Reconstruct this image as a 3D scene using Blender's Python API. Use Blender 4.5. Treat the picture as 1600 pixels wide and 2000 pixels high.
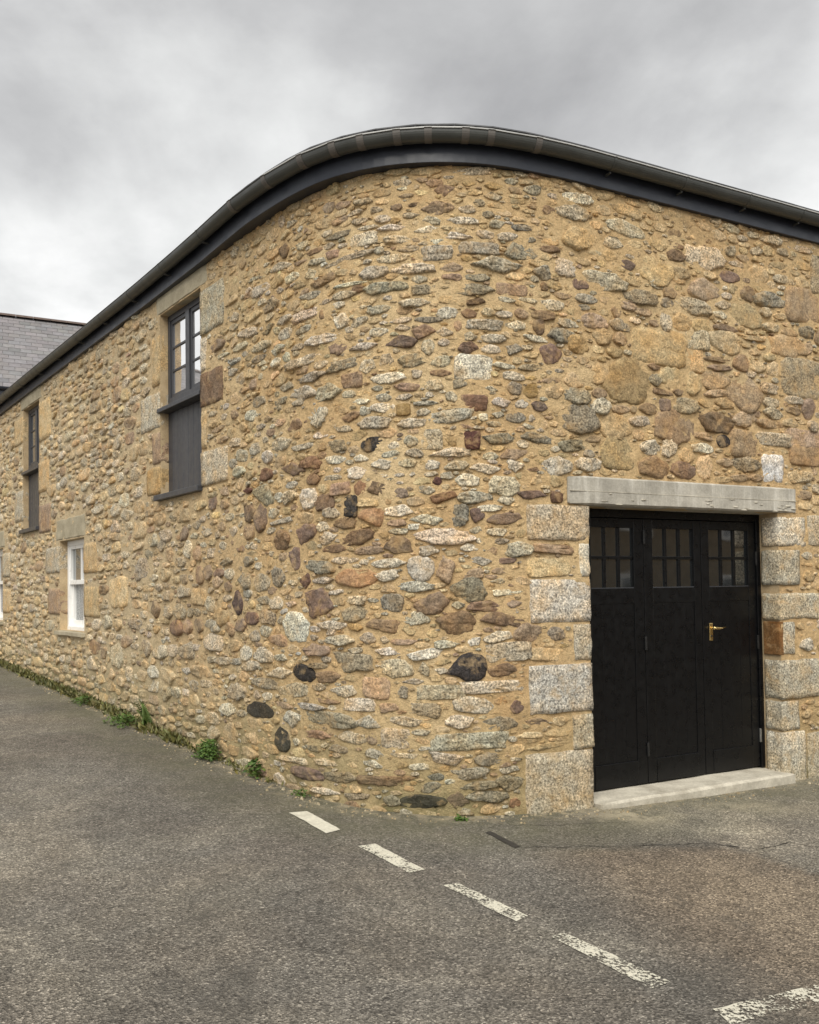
import bpy, bmesh, math, random
import numpy as np
from mathutils import Vector, Matrix, noise as mnoise

# ------------------------------------------------------------------ scene, camera, sky, sun
sc = bpy.context.scene
for o in list(bpy.data.objects): bpy.data.objects.remove(o)
C = sc.collection
rad = math.radians

PITCH, ROLL = rad(1.65), 0.014
fw = Vector((0, math.cos(PITCH), math.sin(PITCH)))
up0 = Vector((0, -math.sin(PITCH), math.cos(PITCH)))
rt0 = Vector((1, 0, 0))
rt = rt0 * math.cos(ROLL) - up0 * math.sin(ROLL)
up = up0 * math.cos(ROLL) + rt0 * math.sin(ROLL)
cd = bpy.data.cameras.new('camera')
cam = bpy.data.objects.new('camera', cd); C.objects.link(cam)
m = Matrix((rt, up, -fw)).transposed().to_4x4(); m.translation = (0, 0, 1.6)
cam.matrix_world = m
cd.sensor_fit = 'HORIZONTAL'; cd.sensor_width = 36; cd.lens = 36.0
cd.shift_y = 104.9 / 1600
cd.clip_start = 0.05; cd.clip_end = 3000
sc.camera = cam

SUN_EL, SUN_AZ = rad(50), rad(186)      # high, hazy sun behind the viewer, wholly diffused by cloud
sc.world = bpy.data.worlds.new('World'); sc.world.use_nodes = True
def build_world():
    nt = sc.world.node_tree; N = nt.nodes; L = nt.links; N.clear()
    out = N.new('ShaderNodeOutputWorld'); bg = N.new('ShaderNodeBackground')
    sky = N.new('ShaderNodeTexSky'); sky.sky_type = 'NISHITA'; sky.sun_disc = False
    sky.sun_elevation = SUN_EL; sky.sun_rotation = SUN_AZ
    skm = N.new('ShaderNodeVectorMath'); skm.operation = 'SCALE'; skm.inputs['Scale'].default_value = 0.05
    L.new(sky.outputs[0], skm.inputs[0])
    tc = N.new('ShaderNodeTexCoord'); sp = N.new('ShaderNodeSeparateXYZ'); L.new(tc.outputs['Generated'], sp.inputs[0])
    def M(op, a, b=None, clamp=False):
        n = N.new('ShaderNodeMath'); n.operation = op; n.use_clamp = clamp
        for i, v in enumerate((a, b)):
            if v is None: continue
            if isinstance(v, (int, float)): n.inputs[i].default_value = v
            else: L.new(v, n.inputs[i])
        return n.outputs[0]
    zz = M('ADD', M('MAXIMUM', sp.outputs['Z'], 0.0), 0.32)
    cx = N.new('ShaderNodeCombineXYZ')
    L.new(M('DIVIDE', sp.outputs['X'], zz), cx.inputs[0]); L.new(M('DIVIDE', sp.outputs['Y'], zz), cx.inputs[1])
    cx.inputs[2].default_value = 3.1
    def noi(scale, det, rough, off, dist=0.0):
        mp = N.new('ShaderNodeMapping'); mp.inputs['Location'].default_value = off
        L.new(cx.outputs[0], mp.inputs[0])
        n = N.new('ShaderNodeTexNoise'); n.inputs['Scale'].default_value = scale; n.inputs['Detail'].default_value = det
        n.inputs['Roughness'].default_value = rough; n.inputs['Distortion'].default_value = dist
        L.new(mp.outputs[0], n.inputs['Vector']); return n.outputs['Fac']
    big = noi(*CLOUD_BIG); sml = noi(*CLOUD_SML)
    v = M('ADD', M('MULTIPLY', big, 0.58), M('MULTIPLY', sml, 0.42))
    v = M('ADD', v, M('MULTIPLY', M('SUBTRACT', 0.55, M('MAXIMUM', sp.outputs['Z'], 0.0)), 0.20))      # the deck is thicker overhead
    rp = N.new('ShaderNodeValToRGB'); e = rp.color_ramp.elements
    e[0].position = 0.32; e[0].color = (.135, .135, .137, 1)
    e[1].position = 0.635; e[1].color = (.50, .498, .492, 1)
    k = e.new(0.45); k.color = (.25, .25, .25, 1)
    k = e.new(0.53); k.color = (.35, .352, .348, 1)
    L.new(v, rp.inputs[0])
    mx = N.new('ShaderNodeMix'); mx.data_type = 'RGBA'; mx.inputs[0].default_value = 0.95
    L.new(skm.outputs[0], mx.inputs['A']); L.new(rp.outputs[0], mx.inputs['B'])
    L.new(mx.outputs['Result'], bg.inputs['Color']); bg.inputs['Strength'].default_value = 1.0
    L.new(bg.outputs[0], out.inputs[0])
CLOUD_BIG = (0.8, 4.0, 0.5, (-5.2, 2.25, 0), 0.3)
CLOUD_SML = (2.6, 8.0, 0.54, (1.3, 2.2, 0), 0.15)
build_world()
sl = bpy.data.lights.new('sun', 'SUN'); sl.energy = 1.5; sl.angle = rad(50); sl.color = (1, .955, .87)
so = bpy.data.objects.new('sun', sl); C.objects.link(so)
dirv = Vector((math.sin(SUN_AZ) * math.cos(SUN_EL), math.cos(SUN_AZ) * math.cos(SUN_EL), math.sin(SUN_EL)))
so.rotation_euler = dirv.to_track_quat('Z', 'Y').to_euler(); so.location = dirv * 30

sc.render.engine = 'CYCLES'
sc.view_settings.view_transform = 'Standard'; sc.view_settings.look = 'None'
sc.view_settings.exposure = 1.30; sc.view_settings.gamma = 1.0; sc.view_settings.use_curve_mapping = False

# ------------------------------------------------------------------ helpers
rng = np.random.default_rng(7); random.seed(7)
ORG = {}
class MB:
    def __init__(s): s.v = []; s.f = []; s.c = []
    def add(s, vs, fs, col=None):
        b = len(s.v); s.v.extend(vs); s.f.extend([tuple(i + b for i in f) for f in fs])
        if col is not None: s.c.extend([col] * len(vs))
    def quad(s, a, b, c, d, col=None): s.add([a, b, c, d], [(0, 1, 2, 3)], col)
    def hexa(s, p, col=None):   # p: 8 points, bottom ring then top ring
        s.add(p, [(0, 3, 2, 1), (4, 5, 6, 7), (0, 1, 5, 4), (1, 2, 6, 5), (2, 3, 7, 6), (3, 0, 4, 7)], col)
    def box(s, x0, x1, y0, y1, z0, z1, col=None):
        s.hexa([(x0, y0, z0), (x1, y0, z0), (x1, y1, z0), (x0, y1, z0), (x0, y0, z1), (x1, y0, z1), (x1, y1, z1), (x0, y1, z1)], col)
    def build(s, name, mat, parent=None, smooth=False, bevel=0, kind=None):
        me = bpy.data.meshes.new(name); V = np.array(s.v, dtype=float).reshape(-1, 3)
        ctr = (V.min(0) + V.max(0)) / 2
        me.from_pydata((V - ctr).tolist(), [], s.f); me.materials.append(mat)
        bm = bmesh.new(); bm.from_mesh(me); bmesh.ops.recalc_face_normals(bm, faces=bm.faces); bm.to_mesh(me); bm.free()
        if s.c:
            a = me.color_attributes.new('tint', 'FLOAT_COLOR', 'POINT')
            a.data.foreach_set('color', np.array(s.c, dtype=np.float32).ravel())
        if smooth: me.polygons.foreach_set('use_smooth', [True] * len(me.polygons))
        return link(name, me, ctr, parent, bevel, kind)
def link(name, me, ctr, parent=None, bevel=0, kind=None):
    o = bpy.data.objects.new(name, me); C.objects.link(o)
    ctr = Vector(ctr)
    if parent is not None:
        o.parent = parent; o.location = ctr - ORG[parent.name]
    else: o.location = ctr
    ORG[o.name] = ctr.copy()
    if bevel:
        b = o.modifiers.new('bevel', 'BEVEL'); b.width = bevel; b.segments = 2; b.limit_method = 'ANGLE'
    if kind: o['kind'] = kind
    return o
def empty(name, loc, label=None, cat=None, group=None, parent=None):
    o = bpy.data.objects.new(name, None); C.objects.link(o); o.empty_display_size = .2
    loc = Vector(loc)
    if parent is not None: o.parent = parent; o.location = loc - ORG[parent.name]
    else: o.location = loc
    ORG[o.name] = loc
    tag(o, label, cat, group); return o
def tag(o, label=None, cat=None, group=None, kind=None):
    if label: o['label'] = label
    if cat: o['category'] = cat
    if group: o['group'] = group
    if kind: o['kind'] = kind
    return o

# ------------------------------------------------------------------ materials
class Mat:
    def __init__(s, name):
        s.m = bpy.data.materials.new(name); s.m.use_nodes = True; s.nt = s.m.node_tree; s.N = s.nt.nodes; s.L = s.nt.links
        s.b = s.N['Principled BSDF']; s.pos = s.N.new('ShaderNodeNewGeometry').outputs['Position']
    def set(s, **k):
        for n, v in k.items():
            n = n.replace('_', ' ')
            if hasattr(v, 'is_output'): s.L.new(v, s.b.inputs[n])
            else: s.b.inputs[n].default_value = v
        return s
    def noise(s, scale, detail=3, rough=.55, vec=None, dist=0, stretch=None):
        vec = vec or s.pos
        if stretch:
            mp = s.N.new('ShaderNodeMapping'); mp.inputs['Scale'].default_value = stretch; s.L.new(vec, mp.inputs[0]); vec = mp.outputs[0]
        n = s.N.new('ShaderNodeTexNoise'); n.inputs['Scale'].default_value = scale; n.inputs['Detail'].default_value = detail
        n.inputs['Roughness'].default_value = rough; n.inputs['Distortion'].default_value = dist; s.L.new(vec, n.inputs['Vector'])
        return n.outputs['Fac']
    def voro(s, scale, feat='F1', out='Distance', vec=None):
        n = s.N.new('ShaderNodeTexVoronoi'); n.feature = feat; n.inputs['Scale'].default_value = scale; s.L.new(vec or s.pos, n.inputs['Vector'])
        return n.outputs[out]
    def ramp(s, fac, pts):
        n = s.N.new('ShaderNodeValToRGB'); e = n.color_ramp.elements
        while len(e) < len(pts): e.new(.5)
        for el, (p, c) in zip(e, pts):
            el.position = p; el.color = (*c, 1) if isinstance(c, (tuple, list)) else (c, c, c, 1)
        s.L.new(fac, n.inputs[0]); return n.outputs[0]
    def mix(s, f, a, b, mode='MIX'):
        n = s.N.new('ShaderNodeMix'); n.data_type = 'RGBA'; n.blend_type = mode
        for key, v in ((0, f), ('A', a), ('B', b)):
            i = n.inputs[key]
            if key in 'AB' if isinstance(key, str) else False: i = [q for q in n.inputs if q.name == key and q.type == 'RGBA'][0]
            if hasattr(v, 'is_output'): s.L.new(v, i)
            elif isinstance(v, (tuple, list)): i.default_value = (*v, 1)
            else: i.default_value = v
        return [q for q in n.outputs if q.type == 'RGBA'][0]
    def math(s, op, a, b=None, clamp=False):
        n = s.N.new('ShaderNodeMath'); n.operation = op; n.use_clamp = clamp
        for i, v in enumerate((a, b)):
            if v is None: continue
            if hasattr(v, 'is_output'): s.L.new(v, n.inputs[i])
            else: n.inputs[i].default_value = v
        return n.outputs[0]
    def attr(s, name, out='Color'):
        n = s.N.new('ShaderNodeAttribute'); n.attribute_name = name; return n.outputs[out]
    def sep(s, vec):
        n = s.N.new('ShaderNodeSeparateXYZ'); s.L.new(vec, n.inputs[0]); return n.outputs
    def bump(s, h, strength=.5, dist=.01):
        n = s.N.new('ShaderNodeBump'); n.inputs['Strength'].default_value = strength; n.inputs['Distance'].default_value = dist
        s.L.new(h, n.inputs['Height'])
        prev = s.b.inputs['Normal']
        if prev.is_linked: s.L.new(prev.links[0].from_socket, n.inputs['Normal'])
        s.L.new(n.outputs[0], prev); return s

def foot(a, c, k=.86):
    x, y, z = a.sep(a.pos)
    g = a.math('ADD', a.math('ADD', a.math('MULTIPLY', x, .03566), a.math('MULTIPLY', y, -.02718)), a.math('ADD', z, .1742))
    n = a.noise(2.6, 5, .62); n2 = a.noise(9, 4, .6)
    f = a.math('MULTIPLY', a.ramp(g, [(.0, 1.0), (.2, .8), (.55, .28), (1.0, 0.0)]), a.ramp(n, [(.32, .25), (.62, 1.0)]))
    c = a.mix(a.math('MULTIPLY', f, k), c, a.ramp(n2, [(.3, (.095, .105, .045)), (.7, (.26, .235, .125))]))
    return c
def mat_stone():
    a = Mat('rubble stone'); tint = a.attr('tint'); al = a.attr('tint', 'Alpha')
    f1 = a.noise(66, 5, .66); f2 = a.noise(19, 4, .6); f3 = a.noise(6, 3, .55); v = a.voro(120, out='Color')
    spk = a.ramp(f1, [(.34, .24), (.44, .70), (.52, 1.05), (.64, 1.6)])
    mid = a.ramp(f2, [(.30, .58), (.5, 1.0), (.70, 1.35)])
    c = a.mix(al, tint, a.mix(1.0, tint, spk, 'MULTIPLY'))
    c = a.mix(.75, c, a.mix(1.0, c, mid, 'MULTIPLY'))
    cr = a.ramp(a.sep(v)[0], [(.0, .5), (.25, .9), (.8, 1.06), (1, 1.35)])
    c = a.mix(a.math('MULTIPLY', al, .6), c, a.mix(1.0, c, cr, 'MULTIPLY'))
    # mortar smears left on the faces by the pointing
    sm = a.ramp(a.noise(8, 6, .65, dist=.7), [(.52, 0.0), (.65, .9)])
    c = a.mix(a.math('MULTIPLY', sm, .55), c, (.58, .42, .23))
    warm = a.ramp(f3, [(.40, 0.0), (.66, .6)])
    c = a.mix(warm, c, a.mix(1.0, c, (1.15, .93, .66), 'MULTIPLY'))
    c = foot(a, c, .32)
    a.set(Base_Color=c, Roughness=.9, Specular_IOR_Level=.28)
    a.bump(a.noise(26, 8, .76), 1.0, .024); a.bump(f1, .6, .008); return a.m
def mat_mortar():
    a = Mat('sand lime mortar')
    c = a.ramp(a.noise(1.1, 4, .6), [(.3, (.53, .36, .185)), (.5, (.60, .43, .228)), (.7, (.65, .495, .285))])
    lane = a.ramp(a.math('ADD', a.math('MULTIPLY', a.sep(a.pos)[0], -.2), a.math('MULTIPLY', a.noise(.9, 3, .5), .25)), [(.32, 0.0), (.75, 1.0)])
    c = a.mix(a.math('MULTIPLY', lane, .75), c, (.52, .43, .285))
    c = a.mix(.7, c, a.mix(1.0, c, a.ramp(a.noise(34, 5, .65), [(.3, .60), (.5, 1.0), (.72, 1.22)]), 'MULTIPLY'))
    gr = a.ramp(a.noise(170, 2, .5), [(.3, .7), (.5, 1.0), (.7, 1.25)])
    c = a.mix(.7, c, a.mix(1.0, c, gr, 'MULTIPLY'))
    rust = a.ramp(a.noise(2.6, 4, .6, dist=.5), [(.60, 0.0), (.74, .6)])
    c = a.mix(rust, c, (.55, .34, .165))
    c = foot(a, c)
    a.set(Base_Color=c, Roughness=.95, Specular_IOR_Level=.2)
    a.bump(a.noise(18, 7, .72), 1.0, .034); a.bump(a.noise(95, 3, .6), .6, .008); return a.m
def mat_plain(name, col, rough=.5, var=.12, vs=6, metal=0.0, spec=.5, bump=0, stretch=None):
    a = Mat(name); f = a.noise(vs, 4, .6, stretch=stretch)
    c = a.ramp(f, [(.3, tuple(x * (1 - var) for x in col)), (.7, tuple(x * (1 + var) for x in col))])
    a.set(Base_Color=c, Roughness=a.ramp(a.noise(vs * 2, 3), [(.3, max(rough - .1, .02)), (.7, min(rough + .1, 1))]), Metallic=metal, Specular_IOR_Level=spec)
    if bump: a.bump(a.noise(vs * 12, 4, .6, stretch=stretch), bump, .004)
    return a.m
def mat_concrete(name, col, dark, streak=True):
    a = Mat(name)
    c = a.ramp(a.noise(5, 5, .65), [(.3, dark), (.55, col), (.75, tuple(min(1, x * 1.2) for x in col))])
    if streak:
        st = a.ramp(a.noise(11, 4, .65, stretch=(1, 1, .10)), [(.52, 0.0), (.70, .7)])
        c = a.mix(st, c, (.60, .575, .51))
    c = a.mix(.6, c, a.mix(1.0, c, a.ramp(a.noise(60, 4, .7), [(.3, .72), (.7, 1.2)]), 'MULTIPLY'))
    a.set(Base_Color=c, Roughness=.9, Specular_IOR_Level=.25)
    a.bump(a.noise(30, 5, .65), .5, .006); return a.m
def mat_glass(name, col, rough, spec, metal=0.0, wob=.02):
    a = Mat(name); a.set(Base_Color=(*col, 1), Roughness=rough, Specular_IOR_Level=spec, Metallic=metal, Coat_Weight=1.0, Coat_IOR=1.8)
    a.bump(a.noise(2.5, 2, .5), wob, .05); return a.m

M_STONE = mat_stone(); M_MORTAR = mat_mortar()
M_FASCIA = mat_plain('navy black painted fascia', (.022, .026, .037), .38, .2, 4, bump=.05)
M_GUTTER = mat_plain('weathered grey gutter', (.052, .054, .049), .45, .18, 5, bump=.06)
M_UNION = mat_plain('pale gutter union', (.105, .095, .085), .55, .2, 14)
M_SLATE = None
M_DOOR = mat_plain('black painted timber', (.0032, .0035, .0042), .33, .08, 9, spec=.36, bump=.02, stretch=(1, 1, .08))
M_GREYPAINT = mat_plain('graphite grey paint', (.044, .046, .053), .42, .12, 7, bump=.1, stretch=(1, 1, .1))
M_WHITE = mat_plain('white window paint', (.82, .82, .80), .35, .03, 6)
M_BRASS = mat_plain('polished brass', (.80, .60, .27), .26, .06, 10, metal=1.0)
M_IRON = mat_plain('black ironwork', (.012, .012, .012), .45, .2, 20)
M_STEEL = mat_plain('steel hinge', (.35, .35, .34), .4, .1, 20, metal=.9)
M_LINTEL = mat_concrete('grey cast lintel', (.40, .375, .32), (.29, .272, .232))
M_STEP = mat_concrete('pale concrete step', (.50, .465, .385), (.33, .30, .24), False)
M_GRANITE_LINTEL = mat_concrete('smooth granite', (.38, .335, .24), (.28, .245, .17), False)
M_REVEAL = mat_concrete('rendered reveal', (.47, .36, .22), (.37, .27, .155), False)
M_MIRRORGLASS = mat_glass('window glass with sky reflection', (.86, .86, .86), .03, .5, .86)
M_DIMGLASS = mat_glass('dim window glass', (.10, .11, .12), .04, 1.0, .25)
M_DARKGLASS = mat_glass('dark door glass', (.010, .012, .013), .04, .9, 0, .05)
M_NET = mat_plain('net curtain behind sash', (.26, .27, .27), .25, .35, 24, stretch=(1, 1, .02))
# stones picked out on the wall: along, height, width, height in millimetres, grouped by kind and shape
STONES = {
 'be': '''2777 2960 347 136, 334 1345 301 143, -3875 1427 237 150, -1256 2011 226 129, -411 1989 244 100, -2795 1283 193 116, -65 1916 192 109, -698 3979 244 82, -864 2592 228 88, 3074 3489 171 116, -3133 1727 207 93, -704 949 255 71, -711 2271 176 101, 3405 2995 297 60, -216 2343 162 99, 3172 4096 155 102, -518 2104 177 82, -1179 4351 137 106, 665 1007 195 74, 319 87 135 104, 2358 4293 174 80, 2049 3006 166 84, 1044 3634 198 67, -836 2470 149 82, 2795 3488 312 39, -624 1911 216 54, 3678 3827 185 61, -449 2890 159 69, 3712 3133 165 65, 934 618 177 58, 1009 3543 109 91, 2297 3980 138 70, 1547 3088 124 69, 244 3164 158 50, 515 3691 162 44, 1111 4141 146 49, 2346 4477 122 57, -707 765 215 32, 1729 3745 96 70, -1407 2908 121 55, -793 4229 175 38, -702 3717 81 71, 2358 3170 121 47, 1484 2725 122 46, 2109 3353 117 46, 2378 4376 122 44, -374 3842 98 50, -59 4407 87 43, 1060 3848 66 54, 854 2174 62 47, 1884 2992 57 49, 80 4411 85 30, 979 4442 76 34''',
 'br': '''2187 3154 186 44''',
 'bw': '''-176 216 437 108, 687 1367 300 133, -200 1336 240 112''',
 'de': '''-469 1078 379 165, -4109 1023 302 200, 1352 2875 327 172, -4416 1263 406 133, -1518 2400 333 156, -3063 1024 317 161, -696 627 457 98, 3446 4080 360 105, -3230 1405 257 132, -1525 842 373 82, -1474 1378 245 125, -1573 1675 232 127, 435 1585 235 124, -3531 1411 272 106, 2008 3899 298 97, 2424 3064 262 108, 3100 2622 267 103, -2506 1288 293 91, -1328 1723 194 133, -1858 1701 206 120, -781 1780 286 85, -145 3818 309 78, 627 622 233 101, -536 3289 265 88, 691 2682 228 100, -588 208 283 80, 112 729 263 86, 1334 3044 222 101, 478 3774 314 71, 528 109 297 70, -3672 2085 178 115, 881 4086 211 94, 701 184 196 99, -441 1429 203 95, -138 1503 157 120, 1221 3494 207 87, -1832 1855 204 85, 367 2134 121 138, -2214 1869 250 65, 3907 3856 169 92, 40 3257 180 84, -1610 3200 214 69, -4028 2011 163 89, -2979 1409 156 92, -582 2683 161 89, -1389 3958 201 71, -1433 3767 184 75, -1246 3144 207 66, 470 188 255 53, -2791 2243 172 77, 562 370 179 73, -597 411 210 57, -3359 2360 168 72, 1101 1253 145 82, 1435 3803 182 63, -438 83 201 56, -156 71 133 73, 810 2851 144 68, -540 4290 218 44, 2260 3890 137 70, -800 1027 217 44, -869 395 197 48, 2114 3250 109 86, -1534 1525 146 64, 799 3064 113 82, 22 2673 113 82, -1583 3565 213 43, 805 3353 113 82, 527 3866 173 53, -2375 2126 116 76, 943 3226 193 46, 2976 4439 113 74, 133 178 135 61, 162 3556 177 43, 874 4263 158 49, 378 3083 112 65, 976 4562 120 59, 172 255 106 48, 33 4088 133 37, 41 4334 124 38, -218 4411 112 39, 952 4182 86 48, 671 1943 103 39, 546 4421 87 45, 644 2793 108 36''',
 'dr': '''3827 3430 481 282, 4057 4403 129 272, 541 4089 260 79, 146 3783 178 62''',
 'dw': '''1282 2668 210 121, 975 2703 226 109''',
 'ge': '''-5032 881 452 212, -4210 1851 392 183, -2456 1137 394 133, -3738 990 385 131, 1624 3969 393 124, -5046 2581 292 146, 1843 4424 390 96, -1123 812 386 97, -2038 723 334 110, -784 2935 216 164, -1563 1067 314 110, 2556 3898 339 99, 715 3968 372 90, -1323 940 405 81, 3750 2551 330 93, -2186 557 271 112, -961 3397 405 74, -1167 2345 271 102, -2279 983 328 83, 314 2850 298 92, -3390 1017 241 110, 1337 4458 274 97, -1776 3831 406 65, -671 3105 238 111, 700 2340 218 120, 460 763 255 102, -2530 1488 214 118, -1560 3657 360 70, -1144 593 248 100, -1271 2788 266 87, -1909 2784 233 98, 266 384 299 75, 404 281 243 92, -1552 4134 254 86, -949 3152 274 79, -111 1035 204 106, -869 3253 352 61, -1845 1085 182 117, -1080 269 376 56, 818 1884 215 98, -250 2827 247 85, 1256 4021 163 127, -554 857 253 79, -1780 969 245 80, -255 3947 218 90, 486 2259 227 84, -1688 1233 174 105, 3635 4293 266 68, -327 643 222 79, -1263 2167 340 51, 1552 2989 186 92, -701 1992 202 83, -1982 2648 214 79, -466 512 216 77, -1721 3100 199 83, -1352 1505 177 94, 2238 3736 120 137, 1051 3953 166 97, -449 4094 368 43, -1316 3568 214 73, -1246 4236 265 58, 3467 3084 200 77, 3854 4603 316 49, -2129 1758 171 89, -597 1227 236 65, 3466 4622 221 68, -2025 2914 192 78, -956 2729 274 54, 136 2101 204 72, 3457 3848 200 73, -910 705 311 47, 696 1567 218 67, -2033 986 239 61, 347 646 193 75, 43 1387 167 87, -1085 4099 226 64, 3695 3224 226 62, 1774 3649 176 79, 3431 3180 179 77, 638 1247 183 75, -2013 3640 240 55, 1955 2903 180 70, 512 4652 250 51, -173 2515 179 70, -1916 3742 234 54, -1378 2239 159 78, -1181 3673 164 76, -417 1524 189 66, -165 1704 178 68, 2884 3958 168 72, -2310 3742 359 33, -93 4030 215 55, 778 2487 142 83, -36 645 209 56, 1124 3720 169 69, -1198 3792 184 62, -646 2184 155 73, -1170 3244 163 69, -296 3255 126 88, -1301 1060 192 57, -2593 2157 163 67, 355 2492 149 74, -62 4164 194 56, -274 395 154 70, -198 3667 192 56, 3957 3009 127 83, -1814 1580 158 66, -324 1242 137 74, -946 4310 178 57, -843 3896 226 44, 254 1206 193 52, -728 301 218 46, 138 1875 146 67, -925 3643 191 51, -528 1821 214 45, 201 3077 130 73, 3001 4636 171 55, 585 2180 202 46, -499 3817 177 52, -50 404 180 50, 641 3423 167 53, -153 3277 109 80, -63 852 100 86, 159 3359 84 102, -983 3087 180 47, -761 1677 197 42, 250 3253 130 64, -366 3590 142 57, 517 1798 139 58, -1657 4264 240 33, -306 328 156 51, -840 4066 121 66, -210 3502 132 59, 286 3463 121 65, 3047 4340 152 51, -514 2811 154 50, 2145 4023 135 56, 7 935 158 48, -1221 4602 94 80, 48 325 156 46, -1091 1667 121 60, 690 4271 140 51, 872 4672 148 48, -1033 1576 117 60, 703 290 144 49, -629 2450 166 42, -992 3526 149 46, 97 1017 78 87, 596 4187 127 53, 843 2948 114 59, 664 4473 129 52, -572 3754 148 45, 723 2237 120 55, 196 4285 121 54, 54 2587 122 54, -1375 206 157 41, -765 4141 157 41, -463 3065 126 50, -1742 4512 134 47, -316 4497 139 45, 325 2990 84 74, 600 3614 97 64, -73 2023 154 40, -23 3511 115 52, 81 3166 94 63, 646 1650 123 48, -168 4336 120 49, -17 4583 115 51, -803 860 130 45, 458 3426 104 55, 916 3726 138 41, 740 3714 131 43, -133 2587 128 43, 139 2948 159 35, 3132 4577 116 47, -364 3000 130 41, 601 2558 97 55, -105 4585 138 39, -345 4353 119 42, -21 3003 124 39, 61 570 127 38, 459 4364 104 46, -674 3805 133 36, 487 2022 85 55, 119 2883 103 45, -332 2925 85 53, 675 2864 89 50, -655 4226 118 36, 619 3050 97 41, 276 3388 84 46, -399 4423 122 31, -292 4290 137 27, 222 1012 96 38, -348 1802 86 41, 930 2853 64 55, 613 4340 78 45, -202 4107 81 42, -191 1234 60 56, -127 3739 89 33, 172 3008 74 36, 86 4150 75 35, -77 2434 87 26, -505 4199 71 32, 505 1943 47 37''',
 'gr': '''-5964 1502 449 276, 417 505 479 109, 708 1138 333 112, 3439 2858 358 101, 2556 3618 249 133, 201 858 300 86, -123 523 184 126, 239 4043 205 91, 172 2676 139 129, 3416 3304 219 75, -325 4209 204 79''',
 'kc': '''426 1033 234 190''',
 'ko': '''-1623 604 362 122, -1275 410 208 162, 63 76 303 92, -969 958 226 113, 2845 2804 147 97, -273 2673 156 89, 1201 4023 41 95''',
 'kr': '''-464 2225 114 140''',
 'le': '''2677 4333 418 145, -1063 1314 272 199, -1828 104 383 104, 245 1979 380 90, -3037 2016 203 155, 1142 2506 213 121, -719 3528 373 65, 2241 2698 162 125, 1379 4575 256 78, 1441 2532 227 87, 98 1131 244 77, 50 3940 304 60, 2039 2692 182 97, 2616 2729 250 66, 328 2580 279 59, -80 2173 203 81, -155 3150 249 65, -538 3630 169 93, 75 3683 207 74, 566 2469 221 69, -646 1337 258 56, 32 1620 217 67, -154 1792 237 54, -347 3405 238 52, 390 4169 216 56, -163 1146 207 55, 437 2384 150 74, -758 80 279 40, 38 2808 179 62, -188 2935 150 70, 297 3604 140 74, 430 4283 227 45, 759 4182 193 48, -90 4258 206 45, -589 2587 186 50, 824 3530 145 61, 975 3453 173 50, 620 3337 137 63, -751 2796 168 49, 169 2500 130 63, 167 4216 169 48, 791 3158 153 53, 645 2008 146 51, -611 1583 125 57, -452 3890 229 28, 728 3608 121 53, -32 3569 154 41, -370 2571 120 53, 443 1893 131 46, 453 1218 108 52, 721 3225 160 34, 259 4127 131 36, 553 2842 67 51, 1133 2630 67 37''',
 'lr': '''488 3197 256 157, 592 888 424 80, -423 755 245 79, -907 3755 283 60, 579 3519 242 61''',
 'lw': '''687 2959 129 73''',
 'me': '''-3350 1269 335 140, -1505 2575 207 96, -1934 1993 164 108, -2355 1774 231 67, -1799 2466 180 47, 466 3600 104 55, 214 2378 60 50''',
 'mr': '''483 2944 175 102, 470 2678 104 112, 1136 2276 95 66''',
 'ne': '''3112 3220 325 235, -4716 1049 367 134, 2669 4062 290 143, -5466 892 242 133, 3095 3013 248 115, -3060 1267 204 138, 876 1265 218 124, -3461 1987 196 123, -842 1142 283 83, -2150 1274 172 134, -1783 2117 179 127, 1507 3640 216 99, -1318 1194 232 89, -2369 1687 206 92, -838 497 296 54, 800 2582 225 67, 253 4373 206 73, 466 1701 217 67, 2628 2829 233 59, 2785 3203 238 58, -2272 2973 228 54, 2857 2629 185 63, 3805 2383 166 69, -326 1891 212 54, -169 742 158 72, -2373 3083 286 38, 1771 3535 128 82, 3020 2502 207 50, 1843 3811 146 67, 2005 3783 182 53, -1251 684 224 42, 4 3072 181 51, -69 2298 145 63, 340 3933 159 56, -527 4395 144 62, 1756 2982 144 58, -1118 53 174 47, 3230 2512 155 52, -637 4519 104 76, -501 4511 142 52, 339 3862 140 51, 3922 3712 85 83, -303 514 83 82, -965 4193 163 40, -48 1223 160 39, 1111 4434 101 61, 862 3624 94 63, 1111 3144 157 37, 757 1483 116 48, 667 1723 113 48, 1216 3800 127 41, 228 4564 112 45, 3251 3067 97 52, 2119 3707 101 46, 424 2771 112 37, 380 3509 56 66, 933 2469 96 36, 609 1865 71 49''',
 'nr': '''3088 2806 266 198, 3826 2899 396 131, -262 883 195 128, 1109 1885 303 59, 793 3794 236 71, -439 3168 170 95, -562 2362 171 81''',
 'nw': '''262 1742 126 173''',
 'oe': '''1826 3215 403 324, 2149 4141 321 186, 1704 2846 253 167, -2323 1374 281 137, 2622 3747 198 123, 2410 3746 175 136, 1360 3436 179 119, 2181 4368 153 93, 2428 2658 140 101, 2856 3129 185 74, 3848 4457 210 58, 1704 3426 143 68, -1436 1847 101 83, 2655 3111 126 62, 1412 4097 136 52, 2386 4086 140 43, 1738 4088 144 40, 650 785 102 56, 666 4559 119 42, 693 4409 130 32, 454 4005 85 41, 472 4564 86 36''',
 'or': '''2524 3455 195 177''',
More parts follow.
